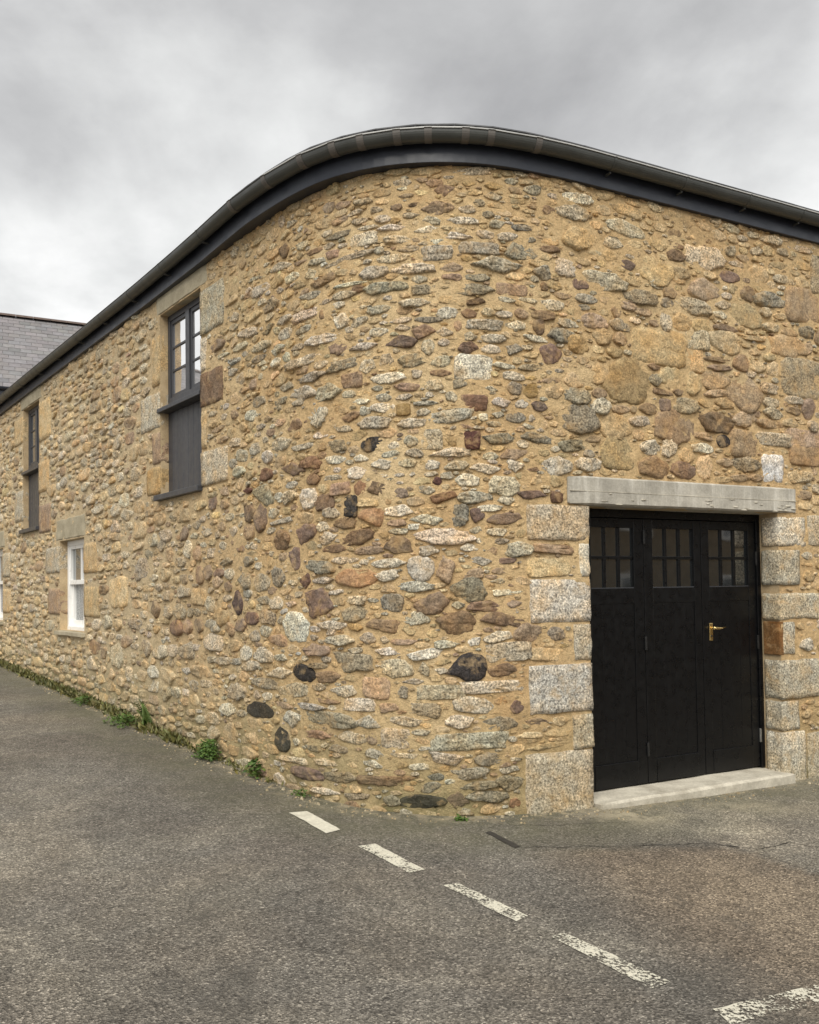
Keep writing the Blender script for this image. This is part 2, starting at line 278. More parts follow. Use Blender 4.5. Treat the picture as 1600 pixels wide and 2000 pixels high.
 'pe': '''2323 2886 387 235, 142 1488 233 144, -1564 2211 168 177, -935 181 330 87, -2360 3860 286 99, -1989 1491 166 167, -1791 2272 191 136, -1110 2565 263 99, 2390 2538 225 112, -2579 1786 190 129, -1062 1864 153 149, 3900 3163 147 154, 1104 3341 168 128, -1751 1373 221 96, -3114 2180 183 108, -1934 1314 187 98, -2462 2415 158 112, 2968 4217 207 82, 701 2106 218 74, 551 1467 230 66, -1053 2915 187 79, 2896 3769 242 54, 128 3473 159 81, 489 2124 123 102, -941 1685 111 109, -2168 1650 148 79, 2829 3424 258 42, 1383 3912 144 70, 452 3351 132 74, 302 4514 122 75, 769 735 105 85, 1002 2943 141 63, 1851 4131 130 67, 715 1796 167 44, 230 2801 139 50''',
 'pr': '''3875 4098 422 265, 2201 3058 110 87''',
 'pw': '''-792 1506 274 225, -935 2054 222 194, -44 3405 212 96, 929 2284 223 68''',
 're': '''-5784 934 400 181, -426 1695 337 120, 2077 2547 266 135, -2767 1766 170 153, -2817 1978 151 116, -367 2352 98 102, 750 45 84 64''',
 'rr': '''3841 2742 397 147''',
 'rw': '''-270 2143 197 147, 254 2266 166 91''',
 'te': '''-5666 1985 824 105, 1730 2616 317 254, 3632 3692 409 164, -5017 2253 549 98, 2892 3646 335 159, 3147 3912 327 161, -2116 351 340 150, 1401 4269 272 166, 2752 3308 274 136, 2276 3286 240 133, -1681 363 324 88, 3295 4283 216 126, 2518 3258 159 166, -1815 226 292 90, 2629 2577 161 156, -1772 4086 293 85, 1864 4569 293 78, -2070 211 264 84, -2055 1120 216 97, 1543 3236 155 130, -2314 383 203 92, -1685 3952 285 65, -1744 484 242 74, 1330 3178 178 100, -2229 4016 252 64, 3266 3482 176 89, -1452 309 222 70, 1582 3537 140 105, 3462 3475 160 91, -2174 4328 150 96, -1361 4383 219 64, -2077 4195 220 64, 2406 4155 157 82, 3823 2298 187 69, 3862 4300 169 76, 1031 439 295 43, 3178 3722 348 36, 3666 3015 184 65, 3442 4518 160 73, -692 4415 175 67, 2831 4550 167 69, 1913 4013 164 66, 888 524 207 52, 3579 4413 183 58, 845 1648 152 68, 1125 530 198 52, -794 4657 190 52, -1071 3878 155 64, 154 4653 188 52, -1120 3049 212 45, 2834 2480 184 50, -1490 471 164 54, 3789 2482 124 69, 2472 4579 159 54, 3002 4112 114 75, 1677 4179 127 67, 964 2394 129 65, 308 3693 149 56, -35 4671 174 47, 2686 4592 146 56, -2022 4513 193 41, -1767 4342 203 39, -362 4672 219 35, -320 4571 193 39, 1133 2391 101 75, 75 2382 140 54, -1198 1597 146 51, 3 1310 109 68, 1927 2793 98 73, -738 2696 111 63, 320 2673 83 83, 763 426 105 64, 127 2166 149 45, -508 3994 142 45, -459 946 136 45, -1028 4407 152 40, -943 4508 161 37, -101 330 131 46, 1161 3871 114 52, 1127 609 105 56, 2602 4489 108 52, -11 3643 105 53, 847 4461 136 40, 838 4537 115 46, 75 508 107 47, 2145 4571 119 42, 1076 4073 111 42, 830 1995 82 56, 509 4499 115 40, 124 4493 103 44, 1119 4498 113 40, -704 3628 108 39, -434 3495 102 41, 212 1622 97 43, 1597 4102 94 44, 1115 4332 124 30, 10 4484 115 33, 993 4333 87 43, -398 3682 89 41, 1037 2807 66 56, 385 4434 94 37, 966 2527 97 36, -268 3748 94 32, 641 3164 59 37, 312 2729 56 37''',
 'tr': '''-4992 1616 578 299, 2164 3519 490 247, 1060 1756 345 119, 1051 1106 286 84''',
 'we': '''-884 2315 185 142, 78 1755 176 144, -404 2469 188 79''',
 'wr': '''3429 2606 218 205''',
 'ye': '''934 3049 117 92''',
 'yr': '''-27 2909 91 77''',
}
# ------------------------------------------------------------------ the wall line in plan (metres)
K = np.array([(-9.9,17.65),(-7.08,14.13),(-5.8,12.52),(-4.32,10.68),(-3.2,9.28),(-2.55,8.47),(-1.9,7.66),(-1.36,7.0),(-.97,6.54),(-.65,6.22),(-.35,6.03),(-.05,5.925),(.23,5.89),(.47,5.895),(.8,5.97),(1.2,6.13),(1.66,6.355),(2.62,6.825),(3.76,7.385),(6.5,8.73),(9.,9.96)])
def build_path():
    seg = np.r_[0, np.cumsum(np.hypot(*np.diff(K, axis=0).T))]; t = np.arange(0, seg[-1], .01)
    P = np.c_[np.interp(t, seg, K[:, 0]), np.interp(t, seg, K[:, 1])]
    k = np.arange(-60, 61) * .01; w = np.exp(-k * k / 2 / .16**2); w /= w.sum(); Q = P.copy()
    for c in (0, 1):
        pad = np.r_[2 * P[0, c] - P[60:0:-1, c], P[:, c], 2 * P[-1, c] - P[-2:-62:-1, c]]; Q[:, c] = np.convolve(pad, w, 'valid')
    s = np.r_[0, np.cumsum(np.hypot(*np.diff(Q, axis=0).T))]
    return s - np.interp(0, Q[:, 0], s), Q
PS, PQ = build_path()
_d = np.gradient(PQ, axis=0); _d /= np.hypot(_d[:, 0], _d[:, 1])[:, None]; PN = np.c_[_d[:, 1], -_d[:, 0]]
def WA(s, z, d):      # arrays: distance along wall, height, distance out of the wall face -> world
    s = np.asarray(s, float); z = np.asarray(z, float); d = np.asarray(d, float)
    x = np.interp(s, PS, PQ[:, 0]) + np.interp(s, PS, PN[:, 0]) * d
    y = np.interp(s, PS, PQ[:, 1]) + np.interp(s, PS, PN[:, 1]) * d
    return np.stack([x, y, z + 0 * x], -1)
def W(s, z, d): return tuple(WA([s], [z], [d])[0])
def ground(x, y):
    x = 30 * np.tanh(np.asarray(x, float) / 30); y = 40 * np.tanh(np.asarray(y, float) / 40)
    return -0.1742 - 0.03566 * x + 0.02718 * y
def ground_s(s):
    p = WA(s, 0 * np.asarray(s, float), 0 * np.asarray(s, float)); return ground(p[..., 0], p[..., 1])
TOP = 4.72
def sbox(mb, s0, s1, z0, z1, d0, d1, col=None):   # box laid in wall coordinates
    mb.hexa([W(s0, z0, d1), W(s1, z0, d1), W(s1, z0, d0), W(s0, z0, d0), W(s0, z1, d1), W(s1, z1, d1), W(s1, z1, d0), W(s0, z1, d0)], col)
# openings: s0, s1, z0, z1
OPEN = dict(W1=(-3.70, -2.70, 2.60, 4.50), W2=(-9.25, -8.33, 2.60, 4.50), S1=(-7.31, -6.24, 1.11, 2.33), S2=(-11.75, -10.62, 1.16, 2.40), DO=(1.412, 3.47, -.16, 2.22))
SA, SB = -15.2, 9.7

barn = empty('stone_barn', W(0, float(ground_s(0)), -1.0), 'rubble stone barn with rounded corner, dark gutter and black garage doors', 'building')

# mortar sheet with openings
def mortar():
    xs = set(np.round(np.arange(SA, SB, .05), 3)) | set(np.round(np.arange(-4.6, 4.4, .028), 3)); zs = set(np.round(np.arange(-.45, TOP + .02, .032), 3))
    for a, b, c, d in OPEN.values(): xs |= {a, b}; zs |= {c, d}
    def clean(v, keep):
        v = sorted(v); o = []
        for x in v:
            if o and x - o[-1] < .012:
                if x in keep: o[-1] = x
                continue
            o.append(x)
        return np.array(o)
    xs = clean(xs, {q for o in OPEN.values() for q in o[:2]}); zs = clean(zs, {q for o in OPEN.values() for q in o[2:]})
    S, Z = np.meshgrid(xs, zs)
    D = np.empty_like(S)
    P = WA(S.ravel(), Z.ravel(), 0 * S.ravel())
    D = np.array([mnoise.noise(Vector(p * 2.2)) * .010 + mnoise.noise(Vector(p * 7.5)) * .010 + mnoise.noise(Vector(p * 21)) * .006 + .001 for p in P])
    P = WA(S.ravel(), Z.ravel(), D)
    nx = len(xs); idx = np.arange(S.size).reshape(S.shape); cs = (xs[:-1] + xs[1:]) / 2; cz = (zs[:-1] + zs[1:]) / 2
    keep = np.ones((len(cz), len(cs)), bool)
    for a, b, c, d in OPEN.values(): keep &= ~((cs[None] > a) & (cs[None] < b) & (cz[:, None] > c) & (cz[:, None] < d))
    q = np.stack([idx[:-1, :-1], idx[:-1, 1:], idx[1:, 1:], idx[1:, :-1]], -1)[keep]
    me = bpy.data.meshes.new('wall'); ctr = P.mean(0); me.from_pydata((P - ctr).tolist(), [], q.tolist()); me.materials.append(M_MORTAR)
    me.polygons.foreach_set('use_smooth', [True] * len(me.polygons))
    return link('wall', me, ctr, barn)
wall = mortar()
# mortared reveals round each opening
for key, (a, b, c, d) in OPEN.items():
    mb = MB(); dep = -.30
    for i in range(8):
        z0 = c + (d - c) * i / 8; z1 = c + (d - c) * (i + 1) / 8
        mb.quad(W(a, z0, .004), W(a, z1, .004), W(a, z1, dep), W(a, z0, dep)); mb.quad(W(b, z0, .004), W(b, z1, .004), W(b, z1, dep), W(b, z0, dep))
    mb.quad(W(a, d, .004), W(b, d, .004), W(b, d, dep), W(a, d, dep)); mb.quad(W(a, c, .004), W(b, c, .004), W(b, c, dep), W(a, c, dep))
    mb.build('reveal', M_REVEAL, wall)

# ------------------------------------------------------------------ the stones
TINT = dict(l=(.62, .575, .475, 1.0), g=(.49, .45, .355, 1.0), d=(.29, .265, .205, .95), t=(.54, .42, .25, .6), o=(.50, .36, .185, .55), n=(.37, .275, .195, .65), b=(.205, .145, .098, .55),
            p=(.175, .125, .108, .5), m=(.125, .064, .054, .4), r=(.30, .18, .105, .5), k=(.036, .036, .038, .8), w=(.72, .67, .565, .75), y=(.25, .165, .06, .3), q=(.53, .46, .345, 1.0), u=(.58, .545, .475, 1.0))
def tint(kind, vary=.15, wash=0.0, s_=0.0, hue=1.0):
    c = np.array(TINT[kind]); f = np.exp(rng.normal(0, vary)); h = (rng.normal(0, .02, 3) + np.array([.02, 0, -.03]) * rng.normal(0, 1)) * hue
    c[:3] = np.clip(c[:3] * f * (1 + h), .008, .76)
    c[:3] = c[:3] * (1 - wash) + np.array((.62, .465, .27) if s_ > -1.8 else (.55, .45, .30)) * wash; return tuple(c)
def wash(q):    # the pointing on the door side and along the lane was left smeared over the stones
    if q.kind in 'kw': return float(abs(rng.normal(0, .02)))
    return float(np.clip(np.interp(q.s, [-6, -2.6, -1.6, .9, 1.7, 9], [.36, .32, .10, .08, .27, .30]) + max(0, (q.z - 4.2)) * .5 + rng.normal(0, .10), 0, .75))
GR = .01; GS = int((SB - SA) / GR) + 2; GZ = int((TOP + .5) / GR) + 2
occ = np.zeros((GZ, GS), bool)
def cell(s, z): return int((z + .45) / GR), int((s - SA) / GR)
for a, b, c, d in OPEN.values():
    i0, j0 = cell(a, c); i1, j1 = cell(b, d); occ[max(0, i0 - 1):i1 + 2, max(0, j0 - 1):j1 + 2] = True
def block_rect(a, b, c, d, pad=.01):
    i0, j0 = cell(a - pad, c - pad); i1, j1 = cell(b + pad, d + pad); occ[max(0, i0):i1 + 1, max(0, j0):j1 + 1] = True

TH = np.linspace(-np.pi, np.pi, 97)
class Stone:
    __slots__ = ('s', 'z', 'a', 'b', 'tab', 'tilt', 'kind', 'sh', 'k')
    def __init__(q, s, z, w, h, kind, sh='e'):
        q.s, q.z, q.a, q.b, q.kind, q.sh, q.k = s, z, w / 2, h / 2, kind, sh, 1.0
        q.tilt = rng.normal(0, .025 if sh == 'r' else .06)
        # an irregular polygon of a few corners, its arrises slightly worn
        if sh == 'r': an = np.array([.78, 2.36, 3.92, 5.50]) + rng.normal(0, .06, 4); cr = np.full(4, 1.38) * rng.uniform(.92, 1.04, 4)
        else:
            m = (rng.integers(4, 8) if s < 1.1 else rng.integers(6, 10)) if sh == 'e' else 4; an = (np.arange(m) + rng.uniform(0, 1)) * 2 * np.pi / m + rng.normal(0, 1.1 / m, m); cr = rng.uniform(.92, 1.24, m)
            if sh == 'w': an = np.array([.25, 2.2, 3.3, 5.2]) + rng.normal(0, .2, 4); cr = np.array([1.15, .95, 1.12, 1.1]) ; an = an if rng.random() < .5 else np.pi - an
        o = np.argsort(an % (2 * np.pi)); an = an[o]; cr = cr[o]
        X, Y = cr * np.cos(an), cr * np.sin(an); r = np.full(TH.shape, 9.0); cx, cy = np.cos(TH), np.sin(TH)
        for i in range(len(X)):
            j = (i + 1) % len(X); ex, ey = X[j] - X[i], Y[j] - Y[i]; den = cx * ey - cy * ex
            with np.errstate(divide='ignore', invalid='ignore'):
                t = (X[i] * ey - Y[i] * ex) / den; u = (X[i] * cy - Y[i] * cx) / den
            ok = (np.abs(den) > 1e-6) & (t > 0) & (u >= -.001) & (u <= 1.001); r = np.where(ok, np.minimum(r, t), r)
        r = np.where(r > 5, 1.0, r); r = np.clip(r, .55, 1.45)
        rr = r[:-1]; n = (2 if s < 1.1 else 5) if sh == 'r' else (rng.integers(2, 5) if s < 1.1 else rng.integers(4, 8))
        for _ in range(n): rr = (np.roll(rr, 1) + 2 * rr + np.roll(rr, -1)) / 4
        for k in (5, 7, 9, 11, 14): rr = rr * (1 + rng.normal(0, .022 if sh != 'r' else .009) * np.cos(k * TH[:-1] + rng.uniform(0, 6.28)))
        if sh == 'o' or sh == 'c': rr = .96 + .07 * np.cos(2 * TH[:-1] + rng.uniform(0, 6)) + .04 * np.cos(3 * TH[:-1] + rng.uniform(0, 6)) + .02 * np.cos(7 * TH[:-1])
        if sh == 'c': rr = .88 + .10 * np.cos(TH[:-1] - .3) + .72 * np.exp(-((TH[:-1] + np.pi - .30) / .20) ** 2) + .25 * np.exp(-((TH[:-1] - np.pi + .1) / .25) ** 2); q.tilt = 0.0
        q.tab = np.r_[rr, rr[0]]
    def pt(q, th, f=1.0):
        r = np.interp((th + np.pi) % (2 * np.pi) - np.pi, TH, q.tab) * f * q.k; return q.a * r * np.cos(th), q.b * r * np.sin(th)
    def mask(q, grow):
        R = max(q.a, q.b) * 1.35 + grow; i0, j0 = cell(q.s - R, q.z - R); i1, j1 = cell(q.s + R, q.z + R)
        i0 = max(i0, 0); j0 = max(j0, 0); i1 = min(i1, GZ - 1); j1 = min(j1, GS - 1)
        if i1 <= i0 or j1 <= j0: return None
        zz = (np.arange(i0, i1) + .5) * GR - .45 - q.z; ss = (np.arange(j0, j1) + .5) * GR + SA - q.s
        ct, st = math.cos(q.tilt), math.sin(q.tilt)
        u = ss[None] * ct + zz[:, None] * st; v = -ss[None] * st + zz[:, None] * ct
        un, vn = u / (q.a * q.k), v / (q.b * q.k)
        g = 1 + grow / min(q.a, q.b) if grow else 1.0
        return (slice(i0, i1), slice(j0, j1)), np.hypot(un, vn) < np.interp(np.arctan2(vn, un), TH, q.tab) * g
stones = []
def put(q, tol=.03, grow=.004, shrink=5):
    for _ in range(shrink + 1):
        mk = q.mask(grow)
        if mk is None: return False
        sl, msk = mk; A = msk.sum()
        if A == 0: return False
        if (occ[sl] & msk).sum() <= tol * A:
            occ[sl] |= msk; stones.append(q); return True
        q.a *= .92; q.b *= .92
    return False

# dressed blocks (quoins, jambs): s0, s1, z0, z1, kind, side they turn into (R: right edge is a reveal, L: left edge)
QUOIN = [(.88,1.41,1.95,2.215,'q','R'),(1.32,1.41,1.68,1.93,'w','R'),(.89,1.41,1.34,1.66,'u','R'),(1.26,1.41,1.05,1.32,'g','R'),(.87,1.41,.67,1.03,'u','R'),(1.24,1.41,.39,.65,'g','R'),(.83,1.41,-.16,.385,'q','R'),
 (3.47,3.81,1.93,2.19,'l','L'),(3.84,4.12,1.94,2.21,'q',''),(3.465,3.73,1.59,1.90,'g','L'),(3.46,4.02,1.29,1.52,'g','L'),(3.50,3.64,.99,1.27,'g',''),(3.475,4.03,.60,.94,'g','L'),(3.47,3.67,.33,.585,'g','L'),(3.475,3.74,-.2,.32,'l','L'),(3.765,4.04,-.2,.29,'g',''),
 (-2.705,-2.22,4.03,4.45,'g','R'),(-2.705,-2.60,3.69,4.0,'l','R'),(-2.705,-2.25,3.34,3.66,'b','R'),(-2.70,-2.60,2.95,3.31,'t','R'),(-2.705,-2.18,2.60,2.92,'q','R'),
 (-4.23,-3.70,3.33,3.71,'g','L'),(-4.06,-3.70,2.64,2.92,'o','L'),(-3.9,-3.70,2.96,3.28,'n','L'),(-3.9,-3.70,3.78,4.30,'t','L'),
 (-8.33,-7.75,3.86,4.44,'t','R'),(-8.33,-7.85,3.1,3.55,'t','R'),(-8.33,-7.75,2.5,2.91,'n','R'),(-9.8,-9.25,3.99,4.41,'t','L'),(-9.75,-9.25,2.76,3.25,'g','L'),
 (-6.24,-5.75,1.86,2.24,'t','R'),(-6.24,-5.66,1.31,1.69,'t','R'),(-7.95,-7.31,1.90,2.26,'g','L'),(-7.82,-7.31,1.32,1.68,'n','L'),(-10.62,-10.1,1.3,1.7,'t','R'),(-10.62,-10.15,1.9,2.3,'g','R')]
for a, b, c, d, k, e in QUOIN: block_rect(a, b, c, d, .012)
LINT = [(-3.84, -2.56, 4.50, 4.715), (-9.42, -8.2, 4.50, 4.715), (-7.48, -6.17, 2.33, 2.64), (-11.9, -10.45, 2.40, 2.70), (1.23, 3.69, 2.22, 2.44)]
for q in LINT: block_rect(*q, .008)
for q in ((-3.78, -2.66, 2.54, 2.62), (-9.35, -8.3, 2.54, 2.62), (-7.44, -6.18, 1.04, 1.13), (-11.9, -10.55, 1.08, 1.18)): block_rect(*q, .004)

# recorded stones round the corner and over the door
for key, txt in STONES.items():
    for it in txt.split(','):
        s, z, w, h = [float(v) / 1000 for v in it.split()]
        q = Stone(s, z, w * 1.18, h * 1.27, key[0], key[1])
        put(q, .20, .0, 4)
n_hand = len(stones)

# laid rubble elsewhere: stones bedded one on another along the lowest joint
def lay(s0, s1, wmu, wsig, kinds, asp):
    n = int((s1 - s0) / .01); g = ground_s(s0 + np.arange(n) * .01); sky = g - .12 + 0.0
    kk, pp = zip(*kinds.items()); pp = np.array(pp) / sum(pp)
    for _ in range(20000):
        i = int(np.argmin(sky)); b0 = sky[i]
        if b0 > TOP - .03: break
        j0 = i
        while j0 > 0 and sky[j0 - 1] < b0 + .03: j0 -= 1
        j1 = i + 1
        while j1 < n and sky[j1] < b0 + .03: j1 += 1
        av = (j1 - j0) * .01
        nb = min([sky[j0 - 1] if j0 > 0 else 9, sky[j1] if j1 < n else 9])
        if av < .045: sky[j0:j1] = max(nb if nb < 9 else b0 + .05, b0 + .012); continue
        w = float(np.clip(np.exp(rng.normal(wmu, wsig)), .07, .46))
        if w > av - .05: w = av if av < .42 else av * .5
        k = max(4, int(w / .01)); k = min(k, j1 - j0)
        st = j0 if rng.random() < .5 else j1 - k
        base = sky[st:st + k].max(); h = float(np.clip(w * rng.uniform(*asp), .045, .22))
        if base + h > TOP - .01: h = TOP - .01 - base
        sky[st:st + k] = base + max(h, .02)
        if h < .03: continue
        gp = rng.uniform(.002, .016)
        q = Stone(s0 + (st + k / 2) * .01, base + h / 2, w - gp, h - gp, rng.choice(kk, p=pp), 'r' if rng.random() < .25 else 'e')
        put(q, .06, .002, 5)
lay(SA + .05, -2.35, -1.50, .40, dict(t=44, g=34, n=7, o=2, l=6, d=6, b=3, p=1), (.27, .54))
lay(3.9, SB - .05, -1.55, .45, dict(t=44, g=22, n=12, o=12, l=5, d=4, b=3, p=1), (.5, .85))
# gallets and small stones in what is left
def fill(n, wr, ar, kinds, s_rng, grow):
    kk, pp = zip(*kinds.items()); pp = np.array(pp) / sum(pp)
    S = rng.uniform(s_rng[0], s_rng[1], n); Z = rng.uniform(-.2, TOP - .03, n)
    for s, z in zip(S, Z):
        i, j = cell(s, z)
        if occ[i, j]: continue
        w = rng.uniform(*wr); q = Stone(s, z, w, w * rng.uniform(*ar), rng.choice(kk, p=pp))
        put(q, .0, grow, 1)
SM = dict(t=58, g=24, n=6, o=6, l=6)
for wr, n in (((.14, .21), 14000), ((.09, .14), 20000), ((.055, .09), 20000), ((.035, .055), 9000)):
    fill(n, wr, (.36, .62), SM, (-2.6, 4.2), .002)
for wr, n in (((.10, .16), 5000), ((.06, .10), 7000)):
    fill(n, wr, (.35, .65), SM, (-12, -2.4), .003)

# one stone as a mesh in wall coordinates
def stone_geo(q, N, rings):
    th = np.linspace(0, 2 * np.pi, N, endpoint=False) + rng.uniform(0, .4)
    jit = 1 + rng.normal(0, .03 if q.sh != 'r' else .015, N)
    size = math.sqrt(q.a * q.b); pro = float(np.clip(rng.normal(.22 if q.s > -1.8 else .24, .07) * size, .010, .021))
    if q.sh == 'r': pro = min(pro, .018)
    if q.kind in 'to' and q.s > -2.2 and rng.random() < .6: pro *= .6
    tx, tz = rng.normal(0, .12, 2); us, vs, ds = [], [], []
    prof = [(1.05, -.022), (1.0, .22), (.93, .72), (.78, .97), (.46, 1.0)] if rings == 5 else [(1.04, -.02), (.98, .45), (.80, .95)]
    ct, st = math.cos(q.tilt), math.sin(q.tilt)
    for k, (f, h) in enumerate(prof):
        u, v = q.pt(th, f * jit * (1 + (rng.normal(0, .03, N) if k > 1 else 0)))
        d = np.full(N, h if k == 0 else h * pro) + (rng.normal(0, .25 * pro, N) if k > 0 else 0)
        if k > 0: d = d + np.clip(tx * u + tz * v, -.6 * pro, .6 * pro)
        us.append(u * ct - v * st); vs.append(u * st + v * ct); ds.append(d)
    u = np.r_[np.concatenate(us), 0]; v = np.r_[np.concatenate(vs), 0]; d = np.r_[np.concatenate(ds), pro * rng.uniform(.8, 1.15)]
    fs = []
    R = len(prof)
    for k in range(R - 1):
        for i in range(N):
            j = (i + 1) % N; fs.append((k * N + i, k * N + j, (k + 1) * N + j, (k + 1) * N + i))
    c = R * N
    for i in range(N): fs.append(((R - 1) * N + i, (R - 1) * N + (i + 1) % N, c))
    return WA(q.s + u, q.z + v, d), fs
# the stones that show largest become pieces of their own
def showing(q):
    p = W(q.s, q.z, 0)
    if q.s < -10.7 or q.s > 4.1: return 0
    n = np.array([np.interp(q.s, PS, PN[:, 0]), np.interp(q.s, PS, PN[:, 1])]); dist = math.hypot(p[0], p[1])
    return q.a * q.b * max(.02, -(n[0] * p[0] + n[1] * p[1]) / dist) / dist**2
order = sorted(range(len(stones)), key=lambda i: -showing(stones[i]))
big = set(order[:300 - len(QUOIN)])
rest = MB()
for i, q in enumerate(stones):
    if i in big:
        V, F = stone_geo(q, 22, 5); mb = MB(); mb.add([tuple(v) for v in V], F, tint(q.kind, .15, wash(q), q.s)); mb.build('stone', M_STONE, wall, smooth=True)
    else:
        V, F = stone_geo(q, 14, 5 if q.s > -6 else 3); rest.add([tuple(v) for v in V], F, tint(q.kind, .15, wash(q), q.s))
rest.build('small_stones', M_STONE, wall, smooth=True, kind='stuff')

# dressed blocks: rounded, pitted boxes that turn into the reveals
def dressed(a, b, c, d, kind, edge):
    nx = max(4, int((b - a) / .05)); nz = max(4, int((d - c) / .05)); bm = bmesh.new()
    bmesh.ops.create_cube(bm, size=2); bmesh.ops.subdivide_edges(bm, edges=bm.edges, cuts=7, use_grid_fill=True)
    dep0, dep1 = -.17 if edge else -.03, rng.uniform(.012, .020); seed = Vector(rng.uniform(-50, 50, 3))
    if edge == 'R': b += rng.uniform(.006, .016)
    if edge == 'L': a -= rng.uniform(.008, .018)
    rc = .011
    for v in bm.verts:
        p = np.array(v.co); hs = np.array([(b - a) / 2, (dep1 - dep0) / 2, (d - c) / 2])
        q = p * hs; core = np.clip(q, -(hs - rc), hs - rc); off = q - core; L = np.linalg.norm(off)
        if L > 1e-6: q = core + off / L * rc
        nv = mnoise.noise_vector(Vector(q * 8) + seed) * .011 + mnoise.noise_vector(Vector(q * 30) + seed) * .006
        q = q + np.array(nv) * np.array([.9, .55, .9])
        v.co = W((a + b) / 2 + q[0], (c + d) / 2 + q[2], (dep0 + dep1) / 2 + q[1])
    me = bpy.data.meshes.new('quoin_stone'); bmesh.ops.recalc_face_normals(bm, faces=bm.faces)
    ctr = Vector(W((a + b) / 2, (c + d) / 2, 0))
    for v in bm.verts: v.co -= ctr
    bm.to_mesh(me); bm.free(); me.materials.append(M_STONE)
    t = tint(kind, .05, 0, 0, .25); at = me.color_attributes.new('tint', 'FLOAT_COLOR', 'POINT'); at.data.foreach_set('color', list(t) * len(me.vertices))
    me.polygons.foreach_set('use_smooth', [True] * len(me.polygons))
    return link('quoin_stone', me, ctr, wall)
for q in QUOIN: dressed(*q)
# orange brown brick closer in the right-hand door reveal
mb = MB(); sbox(mb, 3.452, 3.512, .985, 1.275, -.165, .006, (.20, .105, .04, .4)); mb.build('reveal_brick', M_STONE, wall, bevel=.006)
# ------------------------------------------------------------------ lintels, sills, step
def slab(name, s0, s1, z0, z1, d0, d1, mat, parent, bevel=.006, rough=.003, cuts=10):
    bm = bmesh.new(); bmesh.ops.create_cube(bm, size=1); bmesh.ops.subdivide_edges(bm, edges=bm.edges, cuts=cuts, use_grid_fill=True)
    sd = Vector((s0 * 3.1, z0 * 7.7, 1.3)); ctr = Vector(W((s0 + s1) / 2, (z0 + z1) / 2, (d0 + d1) / 2))
    for v in bm.verts:
        x, y, z = v.co
        s = (s0 + s1) / 2 + x * (s1 - s0); zz = (z0 + z1) / 2 + z * (z1 - z0); d = (d0 + d1) / 2 + y * (d1 - d0)
        e = sum(abs(abs(c) - .5) < 1e-4 for c in (x, y, z))
        if e >= 2:   # knock the arrises off
            s -= bevel * (x * 2) * (abs(abs(x) - .5) < 1e-4); zz -= bevel * (z * 2) * (abs(abs(z) - .5) < 1e-4); d -= bevel * (y * 2) * (abs(abs(y) - .5) < 1e-4)
        nv = mnoise.noise_vector(Vector((s * 6, zz * 9, d * 9)) + sd) * rough
        v.co = Vector(W(s + nv.x, zz + nv.z, d + nv.y)) - ctr
    bmesh.ops.recalc_face_normals(bm, faces=bm.faces)
    me = bpy.data.meshes.new(name); bm.to_mesh(me); bm.free(); me.materials.append(mat)
    return link(name, me, ctr, parent)
for q in LINT[:4]: slab('lintel', q[0], q[1], q[2], q[3], -.28, .012, M_GRANITE_LINTEL, barn, .012, .008)
ln = slab('lintel', *LINT[4], -.28, .028, M_LINTEL, barn, .008, .003, 14); ln['label'] = 'grey streaky cast concrete lintel over the garage doors'
# cement daubs and drips left along the lintel
mb = MB()
for k in range(26):
    s = rng.choice([rng.uniform(1.35, 1.75), rng.uniform(1.3, 3.6), rng.uniform(2.6, 3.1), rng.uniform(3.45, 3.66)]); z = rng.choice([2.225 + abs(rng.normal(0, .012)), 2.25 + abs(rng.normal(0, .03))])
    w = rng.uniform(.012, .05); h = rng.uniform(.003, .010); N = 8; th = np.linspace(0, 6.283, N, endpoint=False) + rng.uniform(0, 1)
    r = 1 + rng.normal(0, .2, N); pts = WA(s + w * r * np.cos(th), z + h * r * np.sin(th), np.full(N, .022)); p2 = WA(s + .7 * w * r * np.cos(th), z + .7 * h * r * np.sin(th), np.full(N, .0325))
    mb.add([tuple(p) for p in pts] + [tuple(p) for p in p2], [(i, (i + 1) % N, N + (i + 1) % N, N + i) for i in range(N)] + [tuple(range(N, 2 * N))])
mb.build('cement_daubs', M_STEP, ln, smooth=True, kind='stuff')
for i in range(2):
    mb = MB(); n = 30
    zc = 2.325 + .0; 
    if i == 0:
        for k in range(n):
            a0 = 1.24 + 2.44 * k / n; a1 = 1.24 + 2.44 * (k + 1) / n
            sbox(mb, a0, a1, zc - .0025, zc + .0025, .02, .0305)
        mb.build('shutter_line', M_STEP, ln)
stp = slab('door_step', 1.425, 3.51, -.22, -.012, -.26, .10, M_STEP, barn, .012, .006, 12); stp['label'] = 'pale concrete step below the black garage doors'

